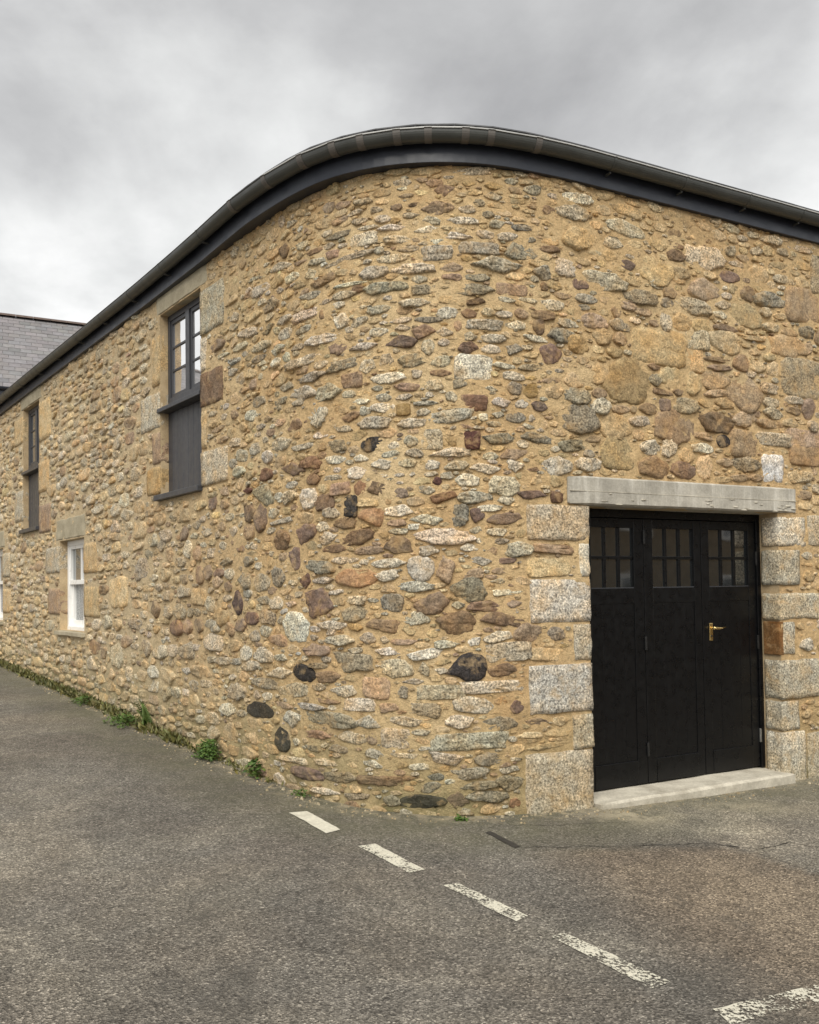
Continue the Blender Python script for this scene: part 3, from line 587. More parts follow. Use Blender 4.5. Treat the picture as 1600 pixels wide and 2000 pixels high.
# ------------------------------------------------------------------ upper windows with boarded panels below
def mul(name, mat, parent, boxes, bevel=.003):
    mb = MB()
    for q in boxes: sbox(mb, *q)
    return mb.build(name, mat, parent, bevel=bevel)
def loft_window(op, glass, dep):
    a, b, c, d = op; zm = 3.50
    w = empty('casement_window', W((a + b) / 2, zm, -dep), parent=barn)
    f0, f1 = -dep - .07, -dep
    z0, z1 = zm + .02, d
    [mul('frame_jamb', M_GREYPAINT, w, [q]) for q in ((a, a + .055, z0, z1, f0, f1), (b - .055, b, z0, z1, f0, f1))]
    mul('frame_head', M_GREYPAINT, w, [(a + .055, b - .055, z1 - .06, z1, f0, f1)])
    mul('frame_foot', M_GREYPAINT, w, [(a + .055, b - .055, z0, z0 + .10, f0, f1 + .012)])
    mid = (a + b) / 2
    mul('mullion', M_GREYPAINT, w, [(mid - .045, mid + .045, z0 + .10, z1 - .06, f0, f1 + .004)])
    for (x0, x1) in ((a + .055, mid - .045), (mid + .045, b - .055)):
        [mul('casement_stile', M_GREYPAINT, w, [q]) for q in ((x0, x0 + .035, z0 + .10, z1 - .06, f0 + .01, f1 - .012), (x1 - .035, x1, z0 + .10, z1 - .06, f0 + .01, f1 - .012))]
        mul('rail', M_GREYPAINT, w, [(x0 + .035, x1 - .035, z0 + .10, z0 + .145, f0 + .01, f1 - .012)]); mul('rail', M_GREYPAINT, w, [(x0 + .035, x1 - .035, z1 - .10, z1 - .06, f0 + .01, f1 - .012)])
        g0, g1 = z0 + .145, z1 - .10; h = (g1 - g0) / 3
        for k in range(3):
            mb = MB(); ti = rng.normal(0, .0015, 2); mb.quad(W(x0 + .03, g0 + h * k - .004, f1 - .028), W(x1 - .03, g0 + h * k - .004, f1 - .028 + ti[0]), W(x1 - .03, g0 + h * (k + 1) + .004, f1 - .028 + ti[0] + ti[1]), W(x0 + .03, g0 + h * (k + 1) + .004, f1 - .028 + ti[1]))
            mb.build('pane', glass, w)
            if k: mul('glazing_bar', M_GREYPAINT, w, [(x0 + .036, x1 - .036, g0 + h * k - .011, g0 + h * k + .011, f0 + .012, f1 - .018)], .002)
    mul('sill', M_GREYPAINT, w, [(a - .045, b - .005, zm - .025, zm + .018, f0, .028)], .005)
    pn = empty('boarded_panel', W((a + b) / 2, c, -dep), parent=barn)
    nb = 8; bw = (b - a) / nb
    for k in range(nb): mul('board', M_GREYPAINT, pn, [(a + bw * k + .002, a + bw * (k + 1) - .002, c + .015, zm - .026, f0 + rng.uniform(0, .003), f1 - .002 + rng.uniform(-.002, .002))], .004)
    mul('panel_back', M_IRON, pn, [(a, b, c, zm - .03, f0 - .03, f0 - .004)], 0)
    mul('sill', M_GREYPAINT, pn, [(a - .07, b + .012, c - .045, c + .012, f0, .06)], .006)
loft_window(OPEN['W1'], M_MIRRORGLASS, .08); loft_window(OPEN['W2'], M_DIMGLASS, .07)

# ------------------------------------------------------------------ white sash windows
def sash_window(op, rail):
    a, b, c, d = op; w = empty('sash_window', W((a + b) / 2, c, -.1), parent=barn); f0, f1 = -.22, -.10
    [mul('frame_jamb', M_WHITE, w, [q]) for q in ((a, a + .06, c, d, f0, f1), (b - .06, b, c, d, f0, f1))]
    mul('frame_head', M_WHITE, w, [(a + .06, b - .06, d - .07, d, f0, f1)]); mul('frame_foot', M_WHITE, w, [(a + .06, b - .06, c, c + .05, f0, f1 + .02)])
    x0, x1 = a + .06, b - .06; mid = (x0 + x1) / 2
    mul('meeting_rail', M_WHITE, w, [(x0, x1, rail - .03, rail + .03, f0 + .03, f1 - .012)])
    [mul('sash_stile', M_WHITE, w, [q]) for q in ((x0, x0 + .045, rail + .03, d - .07, f0 + .05, f1 - .015), (x1 - .045, x1, rail + .03, d - .07, f0 + .05, f1 - .015))]
    mul('rail', M_WHITE, w, [(x0 + .045, x1 - .045, d - .115, d - .07, f0 + .05, f1 - .015)])
    mul('glazing_bar', M_WHITE, w, [(mid - .014, mid + .014, rail + .03, d - .115, f0 + .055, f1 - .02)], .002)
    [mul('sash_stile', M_WHITE, w, [q]) for q in ((x0, x0 + .05, c + .05, rail - .03, f0 + .01, f1 - .05), (x1 - .05, x1, c + .05, rail - .03, f0 + .01, f1 - .05))]
    mul('rail', M_WHITE, w, [(x0 + .05, x1 - .05, c + .05, c + .13, f0 + .01, f1 - .05)])
    mul('glazing_bar', M_WHITE, w, [(mid - .014, mid + .014, c + .13, rail - .03, f0 + .02, f1 - .055)], .002)
    for p0, p1 in ((x0 + .04, mid - .012), (mid + .012, x1 - .04)):
        mb = MB(); sbox(mb, p0, p1, rail + .02, d - .11, f0 + .065, f0 + .071); mb.build('pane', M_DIMGLASS, w)
        mb = MB(); sbox(mb, p0, p1, c + .12, rail - .02, f0 + .028, f0 + .034); mb.build('pane', M_NET, w)
    slab('sill', a - .11, b + .05, c - .07, c - .004, -.25, .06, M_GRANITE_LINTEL, w, .008, .004, 5)
sash_window(OPEN['S1'], 1.76); sash_window(OPEN['S2'], 1.82)

# ------------------------------------------------------------------ black garage doors, three leaves
dr = empty('garage_doors', W(2.45, -.01, -.22), parent=barn); dr['label'] = 'black timber garage doors with glazed tops and brass handle'
D0, D1 = -.265, -.205
[mul('door_jamb', M_DOOR, dr, [q]) for q in ((1.412, 1.505, -.012, 2.22, -.28, -.19), (3.425, 3.48, -.012, 2.22, -.28, -.19))]
mul('door_frame_head', M_DOOR, dr, [(1.505, 3.425, 2.155, 2.22, -.28, -.19)])
for li, (x0, x1, p0, p1) in enumerate(((1.508, 2.135, 1.60, 2.035), (2.141, 2.770, 2.235, 2.690), (2.776, 3.422, 2.865, 3.335))):
    z0, z1 = .0, 2.15; sl_, sr_ = p0 - x0, x1 - p1
    mul('stile', M_DOOR, dr, [(x0, p0, z0, z1, D0, D1)]); mul('stile', M_DOOR, dr, [(p1, x1, z0, z1, D0, D1)])
    mul('rail', M_DOOR, dr, [(p0, p1, 2.075, z1, D0, D1 - .002)]); mul('rail', M_DOOR, dr, [(p0, p1, 1.46, 1.585, D0, D1 - .002)]); mul('rail', M_DOOR, dr, [(p0, p1, z0, .19, D0, D1 + .004)])
    nb = 4; bw = (p1 - p0) / nb
    for k in range(nb): mul('board', M_DOOR, dr, [(p0 + bw * k + .0005, p0 + bw * (k + 1) - .0005, .19, 1.46, D0, D1 - .006 + rng.uniform(-.0006, .0006))], .0015)
    mul('glazing_bar', M_DOOR, dr, [(p0, p1, 1.82, 1.845, D0 + .01, D1 - .01)], .003)
    pw = (p1 - p0) / 3
    for k in (1, 2):
        for (u0, u1) in ((1.585, 1.82), (1.845, 2.075)): mul('glazing_bar', M_DOOR, dr, [(p0 + pw * k - .014, p0 + pw * k + .014, u0, u1, D0 + .012, D1 - .012)], .003)
    for k in range(3):
        for (u0, u1) in ((1.58, 1.82), (1.845, 2.08)):
            e = rng.normal(0, .0012, 2); g_ = D1 - .024; mb = MB(); mb.quad(W(p0 + pw * k, u0, g_), W(p0 + pw * (k + 1), u0, g_ + e[0]), W(p0 + pw * (k + 1), u1, g_ + e[0] + e[1]), W(p0 + pw * k, u1, g_ + e[1])); mb.build('pane', M_DARKGLASS, dr)
    mul('putty_bead', M_GREYPAINT, dr, [(p0 + .002, p1 - .002, 1.585, 1.591, D1 - .02, D1 - .003)], 0)
for z in (2.0, 1.13, .27): mul('hinge', M_IRON, dr, [(2.128, 2.148, z - .055, z + .055, D1, D1 + .014)], .004)
for z in (1.83, 1.09, .27): mul('hinge', M_STEEL if z < .5 else M_IRON, dr, [(3.415, 3.434, z - .06, z + .06, D1, D1 + .016)], .004)
mul('back_board', M_IRON, dr, [(1.412, 3.48, -.02, 2.22, -.34, -.30)], 0)
# brass lever handle on its plate
hd = mul('handle_plate', M_BRASS, dr, [(2.845, 2.885, 1.125, 1.275, D1 + .001, D1 + .009)], .004)
mb = MB()
def tube(mb, pts, r, n=8):
    P = [Vector(p) for p in pts]; rings = []
    for i, p in enumerate(P):
        t = (P[min(i + 1, len(P) - 1)] - P[max(i - 1, 0)]).normalized(); a = t.orthogonal().normalized(); b = t.cross(a)
        rr = r if not hasattr(r, '__len__') else r[i]
        rings.append([tuple(p + (a * math.cos(6.2832 * k / n) + b * math.sin(6.2832 * k / n)) * rr) for k in range(n)])
    vs = [v for g in rings for v in g]; fs = []
    for i in range(len(P) - 1):
        for k in range(n): fs.append((i * n + k, i * n + (k + 1) % n, (i + 1) * n + (k + 1) % n, (i + 1) * n + k))
    fs.append(tuple(range(n))); fs.append(tuple((len(P) - 1) * n + k for k in range(n))); mb.add(vs, fs)
tube(mb, [W(2.865, 1.232, D1 + .005), W(2.865, 1.232, D1 + .045), W(2.88, 1.232, D1 + .052), W(2.93, 1.230, D1 + .053), W(2.985, 1.236, D1 + .050)], [.012, .011, .010, .0085, .007])
mb.build('lever', M_BRASS, hd, smooth=True)
mb = MB(); tube(mb, [W(2.865, 1.165, D1 + .008), W(2.865, 1.165, D1 + .014)], .009); mb.build('keyhole', M_IRON, hd)

# ------------------------------------------------------------------ fascia, gutter and slate eaves
def over(s): return np.interp(s, [-15, -4, -2.6, -1.6, -.5, .3, 1.0, 10], [.05, .05, .07, .115, .10, .06, .04, .04])
def sweep(stations, prof, closed=True):
    mb = MB(); n = None
    for s in stations:
        p = prof(s); n = len(p); mb.v.extend([W(s, z, d) for d, z in p])
    for i in range(len(stations) - 1):
        for k in range(n if closed else n - 1):
            j = (k + 1) % n; mb.f.append((i * n + k, (i + 1) * n + k, (i + 1) * n + j, i * n + j))
    if closed: mb.f.append(tuple(range(n))); mb.f.append(tuple((len(stations) - 1) * n + k for k in range(n)))
    return mb
st_f = np.unique(np.r_[np.arange(SA, -3, .5), np.arange(-3, 2.2, .08), np.arange(2.2, SB, .5), SB])
fas = sweep(st_f, lambda s: [(-.05, 4.688), (over(s), 4.685), (over(s) + .001, 4.905), (-.05, 4.905)]).build('fascia', M_FASCIA, barn, smooth=False, bevel=.004)
GBR = [-1.66, -1.13, -.72, -.45, -.25, -.01, .19, .43, .60, .95]                # unions where the gutter turns the corner
GSTR = [1.62, 2.35, 3.06, 3.72, 4.6, 5.5, 6.4, 7.3, 8.2] + [-2.35 - .93 * k for k in range(14)]   # plain brackets
gz = 4.862
def gprof(g):
    def f(s):
        dc = over(s) + .068; r = .060 + g; h = .066 + g; out = []
        for k in range(15): a = math.pi + math.pi * k / 14; out.append((dc + r * math.cos(a), gz + h * math.sin(a)))
        out.append((dc + r + .006, gz + .006)); out.append((dc + r - .003, gz + .011))
        for k in range(15): a = 2 * math.pi - math.pi * k / 14; out.append((dc + (r - .006) * math.cos(a), gz + (h - .006) * math.sin(a)))
        return out
    return f
gst = np.array(sorted([SA, SB] + GBR + GSTR + [-3.0, -2.0, 1.2, 1.4]))
gut = sweep(gst, gprof(0)).build('gutter', M_GUTTER, barn)
M_LIP_GLINT = mat_plain('painted sky glint on gutter edge', (.40, .40, .385), .4, .15, 9)  # sky reflection on the front lip, put in as a paler colour
sweep([s for s in gst if s > -1.5], lambda s: [(over(s) + .068 + .060, gz + .004), (over(s) + .068 + .068, gz + .004), (over(s) + .068 + .068, gz + .013), (over(s) + .068 + .060, gz + .013)]).build('gutter_lip_glint', M_LIP_GLINT, gut)
for s in GBR: sweep([s - .024, s, s + .024], gprof(.004)).build('gutter_union', M_UNION, gut)
for s in GSTR:
    if s < -12: continue
    b = sweep([s - .011, s + .011], gprof(.0035))
    o_ = over(s); sbox(b, s - .007, s + .007, 4.775, 4.787, o_ - .004, o_ + .06)
    b.build('gutter_bracket', M_GUTTER, gut)
# roof: low pitched slates behind the gutter, flat lead top out of sight
def mat_slate(name, c0, c1):
    a = Mat(name); t = a.attr('tint')
    c = a.mix(1.0, t, a.ramp(a.noise(14, 4, .6), [(.3, c0), (.7, c1)]), 'MULTIPLY')
    lich = a.ramp(a.noise(5, 5, .65), [(.6, 0.0), (.75, .35)]); c = a.mix(lich, c, (.30, .27, .20))
    a.set(Base_Color=c, Roughness=.62, Specular_IOR_Level=.35); a.bump(a.noise(40, 4, .6), .3, .004); return a.m
M_SLATE = mat_slate('dark slate', (.07, .072, .08), (.12, .12, .125)); M_SLATE2 = mat_slate('weathered slate', (.17, .167, .17), (.225, .22, .225))
tp = math.tan(rad(27)); zr0 = 4.868; run = 1.25
roof = sweep(np.unique(np.r_[np.arange(SA, -2.5, .6), np.arange(-2.5, 2, .12), np.arange(2, SB, .6), SB]), lambda s: [(over(s) + .082, zr0 - .002), (-run, zr0 - .002 + tp * (run + .085 + 0 * over(s))), (-run, zr0 - .12 + tp * run)], True).build('roof', M_FASCIA, barn)
mb = MB()
for r in range(7):
    g0 = over(0) + .085 - r * .19; s = SA + (r % 2) * .12
    while s < SB - .3:
        w = .25 * rng.uniform(.97, 1.03); w2 = w
        f = lambda ss, e: WA([ss], [zr0 + tp * (over(ss) + .085 - e) - tp * over(ss) + (.010 if e < r * .19 + .05 else .004) + rng.uniform(0, .002) - tp * .085 * 0], [over(ss) + .085 - e])[0]
        a0, a1, a2, a3 = [tuple(v) for v in (f(s + .0006, r * .19), f(s + w2 - .0006, r * .19), f(s + w2 - .0006, r * .19 + .27), f(s + .0006, r * .19 + .27))]
        dn = lambda p: (p[0], p[1], p[2] - .009); t = (rng.uniform(.75, 1.2),) * 3 + (1,)
        mb.hexa([dn(a0), dn(a1), dn(a2), dn(a3), a0, a1, a2, a3], t); s += w
mb.build('slates', M_SLATE, roof, kind='stuff')
# lead flat and rear walls closing the shell
ss = np.r_[np.arange(SA, -2.5, .6), np.arange(-2.5, 2, .2), np.arange(2, SB, .6)]
mb = MB(); inn = WA(ss, np.full(len(ss), zr0 - .03 + tp * run), np.full(len(ss), -run + .02)); R0 = Vector((8.2, 17.5, inn[0][2])); L0 = Vector((-3.0, 22.5, inn[0][2]))
mb.add([tuple(p) for p in inn] + [tuple(R0), tuple(L0)], [tuple(range(len(inn) + 2))]); mb.build('flat_roof', M_FASCIA, barn)
mb = MB(); e0 = Vector(W(SA, 0, 0)); e1 = Vector(W(SB, 0, 0))
for p, q in ((e1, R0), (R0, L0), (L0, e0)): mb.quad((p.x, p.y, -.6), (q.x, q.y, -.6), (q.x, q.y, 4.9 + .6 * 0), (p.x, p.y, 4.9)); 
mb.build('rear_wall', M_MORTAR, barn)

# ------------------------------------------------------------------ neighbouring house behind, slate roof with clay ridge
U = np.array([.894, .447]); U /= np.linalg.norm(U); MN = np.array([U[1], -U[0]]); O2 = np.array([-9.943, 19.872])
def H(u, d, z): p = O2 + U * u + MN * d; return (float(p[0]), float(p[1]), z)
ez = 6.69; tp2 = math.tan(rad(40)); dep2 = 3.278; rz = ez + tp2 * dep2; U0, U1 = -13.0, 5.0
house = empty('neighbouring_house', H(-4, 0, .8), 'taller grey slate-roofed house with clay ridge behind the barn', 'building')
mb = MB(); p = [H(U0, -.25, -.5), H(U1, -.25, -.5), H(U1, -6.3, -.5), H(U0, -6.3, -.5)]
mb.hexa(p + [(x, y, ez - .12) for x, y, z in p]); mb.build('wall', M_MORTAR, house)
mb = MB()
for u in (U0 + .02, U1 - .02):
    mb.add([H(u, -.25, ez - .12), H(u, -2 * dep2 + .25, ez - .12), H(u, -dep2, rz - .2)], [(0, 1, 2)])
mb.build('gable', M_MORTAR, house)
mb = MB(); mb.add([H(U0 - .1, .02, ez), H(U1 + .1, .02, ez), H(U1 + .1, -dep2, rz - .02), H(U0 - .1, -dep2, rz - .02), H(U1 + .1, -2 * dep2 - .02, ez), H(U0 - .1, -2 * dep2 - .02, ez)], [(0, 1, 2, 3), (3, 2, 4, 5)])
rf2 = mb.build('roof', M_SLATE, house)
mb = MB(); nr = 19; cl = dep2 / nr
for r in range(nr):
    u = U0 - .1 + (r % 2) * .14
    while u < U1:
        w = .28; t = rng.uniform(.82, 1.12); tc = (t * rng.uniform(.98, 1.06), t, t * rng.uniform(.97, 1.03), 1)
        d0, d1 = -r * cl + .03, -(r + 1.4) * cl
        if d1 < -dep2: d1 = -dep2
        zu = lambda d, e: ez - tp2 * d + e; jz = rng.uniform(0, .006)
        a0, a1, a2, a3 = H(u + .004, d0, zu(d0, .036 + jz)), H(u + w - .004, d0, zu(d0, .036 + jz)), H(u + w - .004, d1, zu(d1, .012)), H(u + .004, d1, zu(d1, .012))
        dn = lambda p: (p[0], p[1], p[2] - .014); mb.hexa([dn(a0), dn(a1), dn(a2), dn(a3), a0, a1, a2, a3], tc); u += w
mb.build('slates', M_SLATE2, rf2, kind='stuff')
M_RIDGE = mat_plain('brown clay ridge', (.105, .075, .062), .8, .3, 8)
u = U0 - .1
while u < U1:
    mb = MB(); w = .45; pr = []
    for k in range(7):
        a = math.pi * k / 6; pr.append((.13 * math.cos(a), .035 + .085 * math.sin(a)))
    vs = [H(u + .004, -dep2 + d, rz + z - .03) for d, z in pr] + [H(u + w - .004, -dep2 + d, rz + z - .03) for d, z in pr]
    mb.add(vs, [(k, k + 1, 8 + k, 7 + k) for k in range(6)] + [tuple(range(7)), tuple(range(7, 14))]); mb.build('ridge_tile', M_RIDGE, rf2, smooth=False); u += w
mb = MB(); pr = [(.10 + .062 * math.cos(math.pi + math.pi * k / 8), ez - .02 + .075 * math.sin(math.pi + math.pi * k / 8)) for k in range(9)] + [(.10 + .056 * math.cos(2 * math.pi - math.pi * k / 8), ez - .02 + .069 * math.sin(2 * math.pi - math.pi * k / 8)) for k in range(9)]
vs = []
for uu in (U0 - .1, U1 + .1): vs += [H(uu, d, z) for d, z in pr]
n = len(pr); mb.add(vs, [(k, (k + 1) % n, n + (k + 1) % n, n + k) for k in range(n)]); mb.build('gutter', M_FASCIA, house)
mb = MB(); p = [H(U0, .035, ez - .22), H(U1, .035, ez - .22), H(U1, -.24, ez - .22), H(U0, -.24, ez - .22)]; mb.hexa(p + [(x, y, ez - .01) for x, y, z in p]); mb.build('fascia', M_FASCIA, house)

# ------------------------------------------------------------------ house across the street (seen mirrored in the door glass)
A2 = np.array([6.4, -.9]); V2 = np.array([.898, .441]); N2 = np.array([-.441, .898])
def T(u, d, z): p = A2 + V2 * u + N2 * d; return (float(p[0]), float(p[1]), z)
far = empty('opposite_house', T(8, 0, -.6), 'stone house with white windows across the street, mirrored in the door glass', 'building')
def tbox(name, mat, u0, u1, z0, z1, d0, d1, bev=0):
    mb = MB(); p = [T(u0, d0, z0), T(u1, d0, z0), T(u1, d1, z0), T(u0, d1, z0)]; mb.hexa(p + [(x, y, z1) for x, y, z in p]); return mb.build(name, mat, far, bevel=bev)
tbox('wall', mat_concrete('weathered house stone', (.34, .26, .165), (.24, .18, .11), False), 1, 19, -1.2, 4.4, -6, 0)
mb = MB(); mb.add([T(.8, .25, 4.35), T(19.2, .25, 4.35), T(19.2, -3, 6.7), T(.8, -3, 6.7), T(19.2, -6.25, 4.35), T(.8, -6.25, 4.35)], [(0, 1, 2, 3), (3, 2, 4, 5), (0, 3, 5), (1, 4, 2)]); mb.c = [(1, 1, 1, 1)] * 6; mb.build('roof', M_SLATE, far)
for u in (3.0, 6.6, 9.6, 13.2, 16.4):
    for z in (.6, 2.7):
        for q in ((u, u + .09, z, z + 1.2), (u + .81, u + .9, z, z + 1.2), (u + .09, u + .81, z, z + .09), (u + .09, u + .81, z + 1.11, z + 1.2), (u + .09, u + .81, z + .57, z + .63)): tbox('window_frame', M_WHITE, q[0], q[1], q[2], q[3], -.1, .03)
        tbox('pane', M_DARKGLASS, u + .08, u + .82, z + .08, z + 1.12, -.08, .008)
tbox('door', M_DOOR, 11.4, 12.3, -.9, 1.3, -.1, .02, .01)

# ------------------------------------------------------------------ road
def mat_road():
    a = Mat('worn asphalt'); wd = a.attr('wd', 'Fac'); pt = a.attr('patch', 'Fac')
    agg = a.voro(105, out='Color'); ag = a.sep(agg)
    base = a.ramp(a.noise(.55, 5, .6), [(.34, (.125, .115, .100)), (.5, (.162, .150, .130)), (.66, (.212, .197, .171))])
    warm = a.ramp(a.noise(.8, 4, .6, dist=.4), [(.42, 0.0), (.62, .8)])
    base = a.mix(a.math('MULTIPLY', warm, .4), base, (.185, .155, .122))
    base = a.mix(a.math('MULTIPLY', pt, .85), base, a.ramp(a.noise(6, 4, .6), [(.3, (.165, .132, .098)), (.7, (.225, .182, .136))]))
    chips = a.ramp(ag[0], [(0, .40), (.35, .80), (.7, 1.05), (.9, 1.45), (1, 2.2)])
    c = a.mix(1.0, base, chips, 'MULTIPLY')
    c = a.mix(.75, c, a.mix(1.0, c, a.ramp(a.noise(55, 4, .65), [(.3, .66), (.5, 1.0), (.7, 1.32)]), 'MULTIPLY'))
    c = a.mix(.7, c, a.mix(1.0, c, a.ramp(a.noise(7, 5, .6), [(.3, .72), (.7, 1.25)]), 'MULTIPLY'))
    lt = a.ramp(a.noise(.7, 5, .6, dist=.6), [(.46, 0.0), (.62, .75)]); c = a.mix(lt, c, a.mix(1.0, c, (1.45, 1.43, 1.36), 'MULTIPLY'))
    dk = a.ramp(a.noise(.9, 7, .66, dist=1.2), [(.55, 0.0), (.70, .55)]); c = a.mix(dk, c, (.085, .08, .07))
    c = a.mix(a.math('MULTIPLY', a.attr('apron', 'Fac'), a.ramp(a.noise(2.4, 5, .6), [(.3, .35), (.65, .95)])), c, a.mix(1.0, c, (1.5, 1.47, 1.38), 'MULTIPLY'))
    # algae and silt in the gutter line along the wall
    al = a.math('MULTIPLY', a.ramp(wd, [(.0, 1.0), (.35, .8), (.95, 0.0)]), a.ramp(a.noise(2.2, 5, .6), [(.3, .25), (.58, 1.0)]))
    c = a.mix(a.math('MULTIPLY', al, .72), c, a.ramp(a.noise(40, 4, .6), [(.3, (.085, .085, .048)), (.7, (.18, .17, .105))]))
    silt = a.math('MULTIPLY', a.ramp(wd, [(.0, 1.0), (.12, .6), (.26, 0.0)]), a.ramp(a.noise(9, 4, .6), [(.46, 0.0), (.62, .8)]))
    c = a.mix(silt, c, (.40, .34, .23))
    c = a.mix(a.math('MULTIPLY', a.attr('sand', 'Fac'), a.ramp(a.noise(7, 5, .65, dist=.5), [(.40, .1), (.58, .9)])), c, (.47, .41, .29))
    a.set(Base_Color=c, Roughness=.86, Specular_IOR_Level=.3)
    a.bump(a.voro(105), .9, .012); a.bump(a.noise(40, 5, .65), .5, .012); return a.m
def axis(lo, hi, f0, f1, st):
    v = list(np.arange(f0, f1 + st / 2, st)); g = st; x = v[-1]
    while x < hi: g *= 1.35; x += g; v.append(x)
    g = st; x = v[0]
    while x > lo: g *= 1.35; x -= g; v.insert(0, x)
    return np.array(v)
xs = axis(-600, 600, -9, 6, .085); ys = axis(-600, 600, .8, 16, .085)
X, Y = np.meshgrid(xs, ys); Z = ground(X, Y)
near = (np.abs(X) < 14) & (Y > -2) & (Y < 20)
Z[near] += np.array([mnoise.noise(Vector((x * .9, y * .9, .3))) * .010 + mnoise.noise(Vector((x * 3.1, y * 3.1, .7))) * .003 for x, y in zip(X[near], Y[near])])
me = bpy.data.meshes.new('road'); idx = np.arange(X.size).reshape(X.shape)
me.from_pydata(np.stack([X, Y, Z], -1).reshape(-1, 3).tolist(), [], np.stack([idx[:-1, :-1], idx[:-1, 1:], idx[1:, 1:], idx[1:, :-1]], -1).reshape(-1, 4).tolist())
WDV = np.full(X.size, 9.0); fl = near.ravel(); P2 = np.c_[X.ravel(), Y.ravel()][fl]; Qs = PQ[::12]
WDV[fl] = np.concatenate([np.sqrt(((c[:, None] - Qs[None]) ** 2).sum(-1)).min(1) for c in np.array_split(P2, 40)])
sx = np.array([-3, .48, .66, .958, 1.466, 1.974, 2.115, 2.42, 4.5]); sy = np.array([8.9, 5.56, 5.265, 5.293, 5.355, 5.427, 5.32, 4.94, 5.9])
PT = np.clip((np.interp(X, sx, sy) - Y) / .10, 0, 1) * np.clip((X - .55 - .35 * (5.3 - Y)) / .5, 0, 1) * np.clip((Y - 2.6) / 1.2, 0, 1)
AP = np.clip((Y - np.interp(X, sx, sy)) / .12, 0, 1) * np.clip((X - .9) / .9, 0, 1)
SD = np.exp(-(((X - 1.62) / .32) ** 2 + ((Y - 6.02) / .16) ** 2)) + .5 * np.exp(-(((X - 2.5) / .5) ** 2 + ((Y - 6.3) / .12) ** 2))
for nm, v in (('wd', WDV), ('patch', PT.ravel()), ('apron', AP.ravel()), ('sand', SD.ravel())):
    at = me.attributes.new(nm, 'FLOAT', 'POINT'); at.data.foreach_set('value', v.astype(np.float32))
me.polygons.foreach_set('use_smooth', [True] * len(me.polygons)); me.materials.append(mat_road())
road = link('road', me, (0, 0, 0), kind='structure')
def gz_(x, y): 
    return float(ground(x, y)) + mnoise.noise(Vector((x * .9, y * .9, .3))) * .010 + mnoise.noise(Vector((x * 3.1, y * 3.1, .7))) * .003
def sheet(name, poly, mat, lift=.006, nu=24, nv=6):
    a, b, c, d = [np.array(p, float) for p in poly]; mb = MB(); g = []
    for i in range(nu + 1):
        for j in range(nv + 1):
            u, v = i / nu, j / nv; p = (a * (1 - v) + b * v) * (1 - u) + (d * (1 - v) + c * v) * u
            p = p + np.array([mnoise.noise(Vector((p[0] * 14, p[1] * 14, 3))), mnoise.noise(Vector((p[0] * 14, p[1] * 14, 9)))]) * .007
            g.append((p[0], p[1], gz_(p[0], p[1]) + lift))
    mb.add(g, [(i * (nv + 1) + j, i * (nv + 1) + j + 1, (i + 1) * (nv + 1) + j + 1, (i + 1) * (nv + 1) + j) for i in range(nu) for j in range(nv)])
    return mb.build(name, mat, road)
def mat_paint(name, lo, hi):
    a = Mat(name)
    c = a.mix(.7, (.60, .575, .475), a.mix(1.0, (.60, .575, .475), a.ramp(a.noise(45, 4, .6), [(.3, .75), (.7, 1.12)]), 'MULTIPLY'))
    c = a.mix(a.ramp(a.noise(9, 5, .6), [(.5, 0.0), (.75, .45)]), c, (.33, .30, .235))
    a.set(Base_Color=c, Roughness=.75)
    f = a.math('ADD', a.math('MULTIPLY', a.noise(70, 4, .65), .55), a.math('MULTIPLY', a.noise(6.5, 3, .5), .45))
    k = a.ramp(f, [(lo, 1.0), (hi, 0.0)])
    tr = a.N.new('ShaderNodeBsdfTransparent'); mx = a.N.new('ShaderNodeMixShader')
    a.L.new(k, mx.inputs[0]); a.L.new(tr.outputs[0], mx.inputs[1]); a.L.new(a.b.outputs[0], mx.inputs[2])
    a.L.new(mx.outputs[0], a.N['Material Output'].inputs['Surface']); a.bump(a.noise(60, 4, .6), .4, .006); return a.m
MP1 = mat_paint('road paint, sound', .60, .66); MP2 = mat_paint('road paint, worn', .505, .55); MP3 = mat_paint('road paint, very worn', .475, .52)
for poly, mt in (([(-.883, 5.89), (-.761, 5.935), (-.488, 5.541), (-.573, 5.462)], MP1), ([(-.349, 5.228), (-.244, 5.283), (.065, 4.858), (-.025, 4.797)], MP2),
                 ([(.163, 4.617), (.249, 4.659), (.581, 4.231), (.51, 4.167)], MP2), ([(.654, 4.003), (.725, 4.051), (1.10, 3.581), (.996, 3.513)], MP3), ([(1.235, 3.262), (1.205, 3.372), (1.80, 3.622), (1.84, 3.505)], MP3)):
    sheet('painted_dash', poly, mt)
sheet('painted_dash', [(2.05, 3.62), (2.01, 3.745), (2.62, 4.02), (2.66, 3.895)], MP3)
M_TAR = mat_plain('bitumen seam', (.035, .033, .030), .6, .3, 30, bump=.2)
sheet('tar_strip', [(.482, 5.533), (.519, 5.557), (.688, 5.285), (.645, 5.25)], M_TAR, .005, 10, 2)
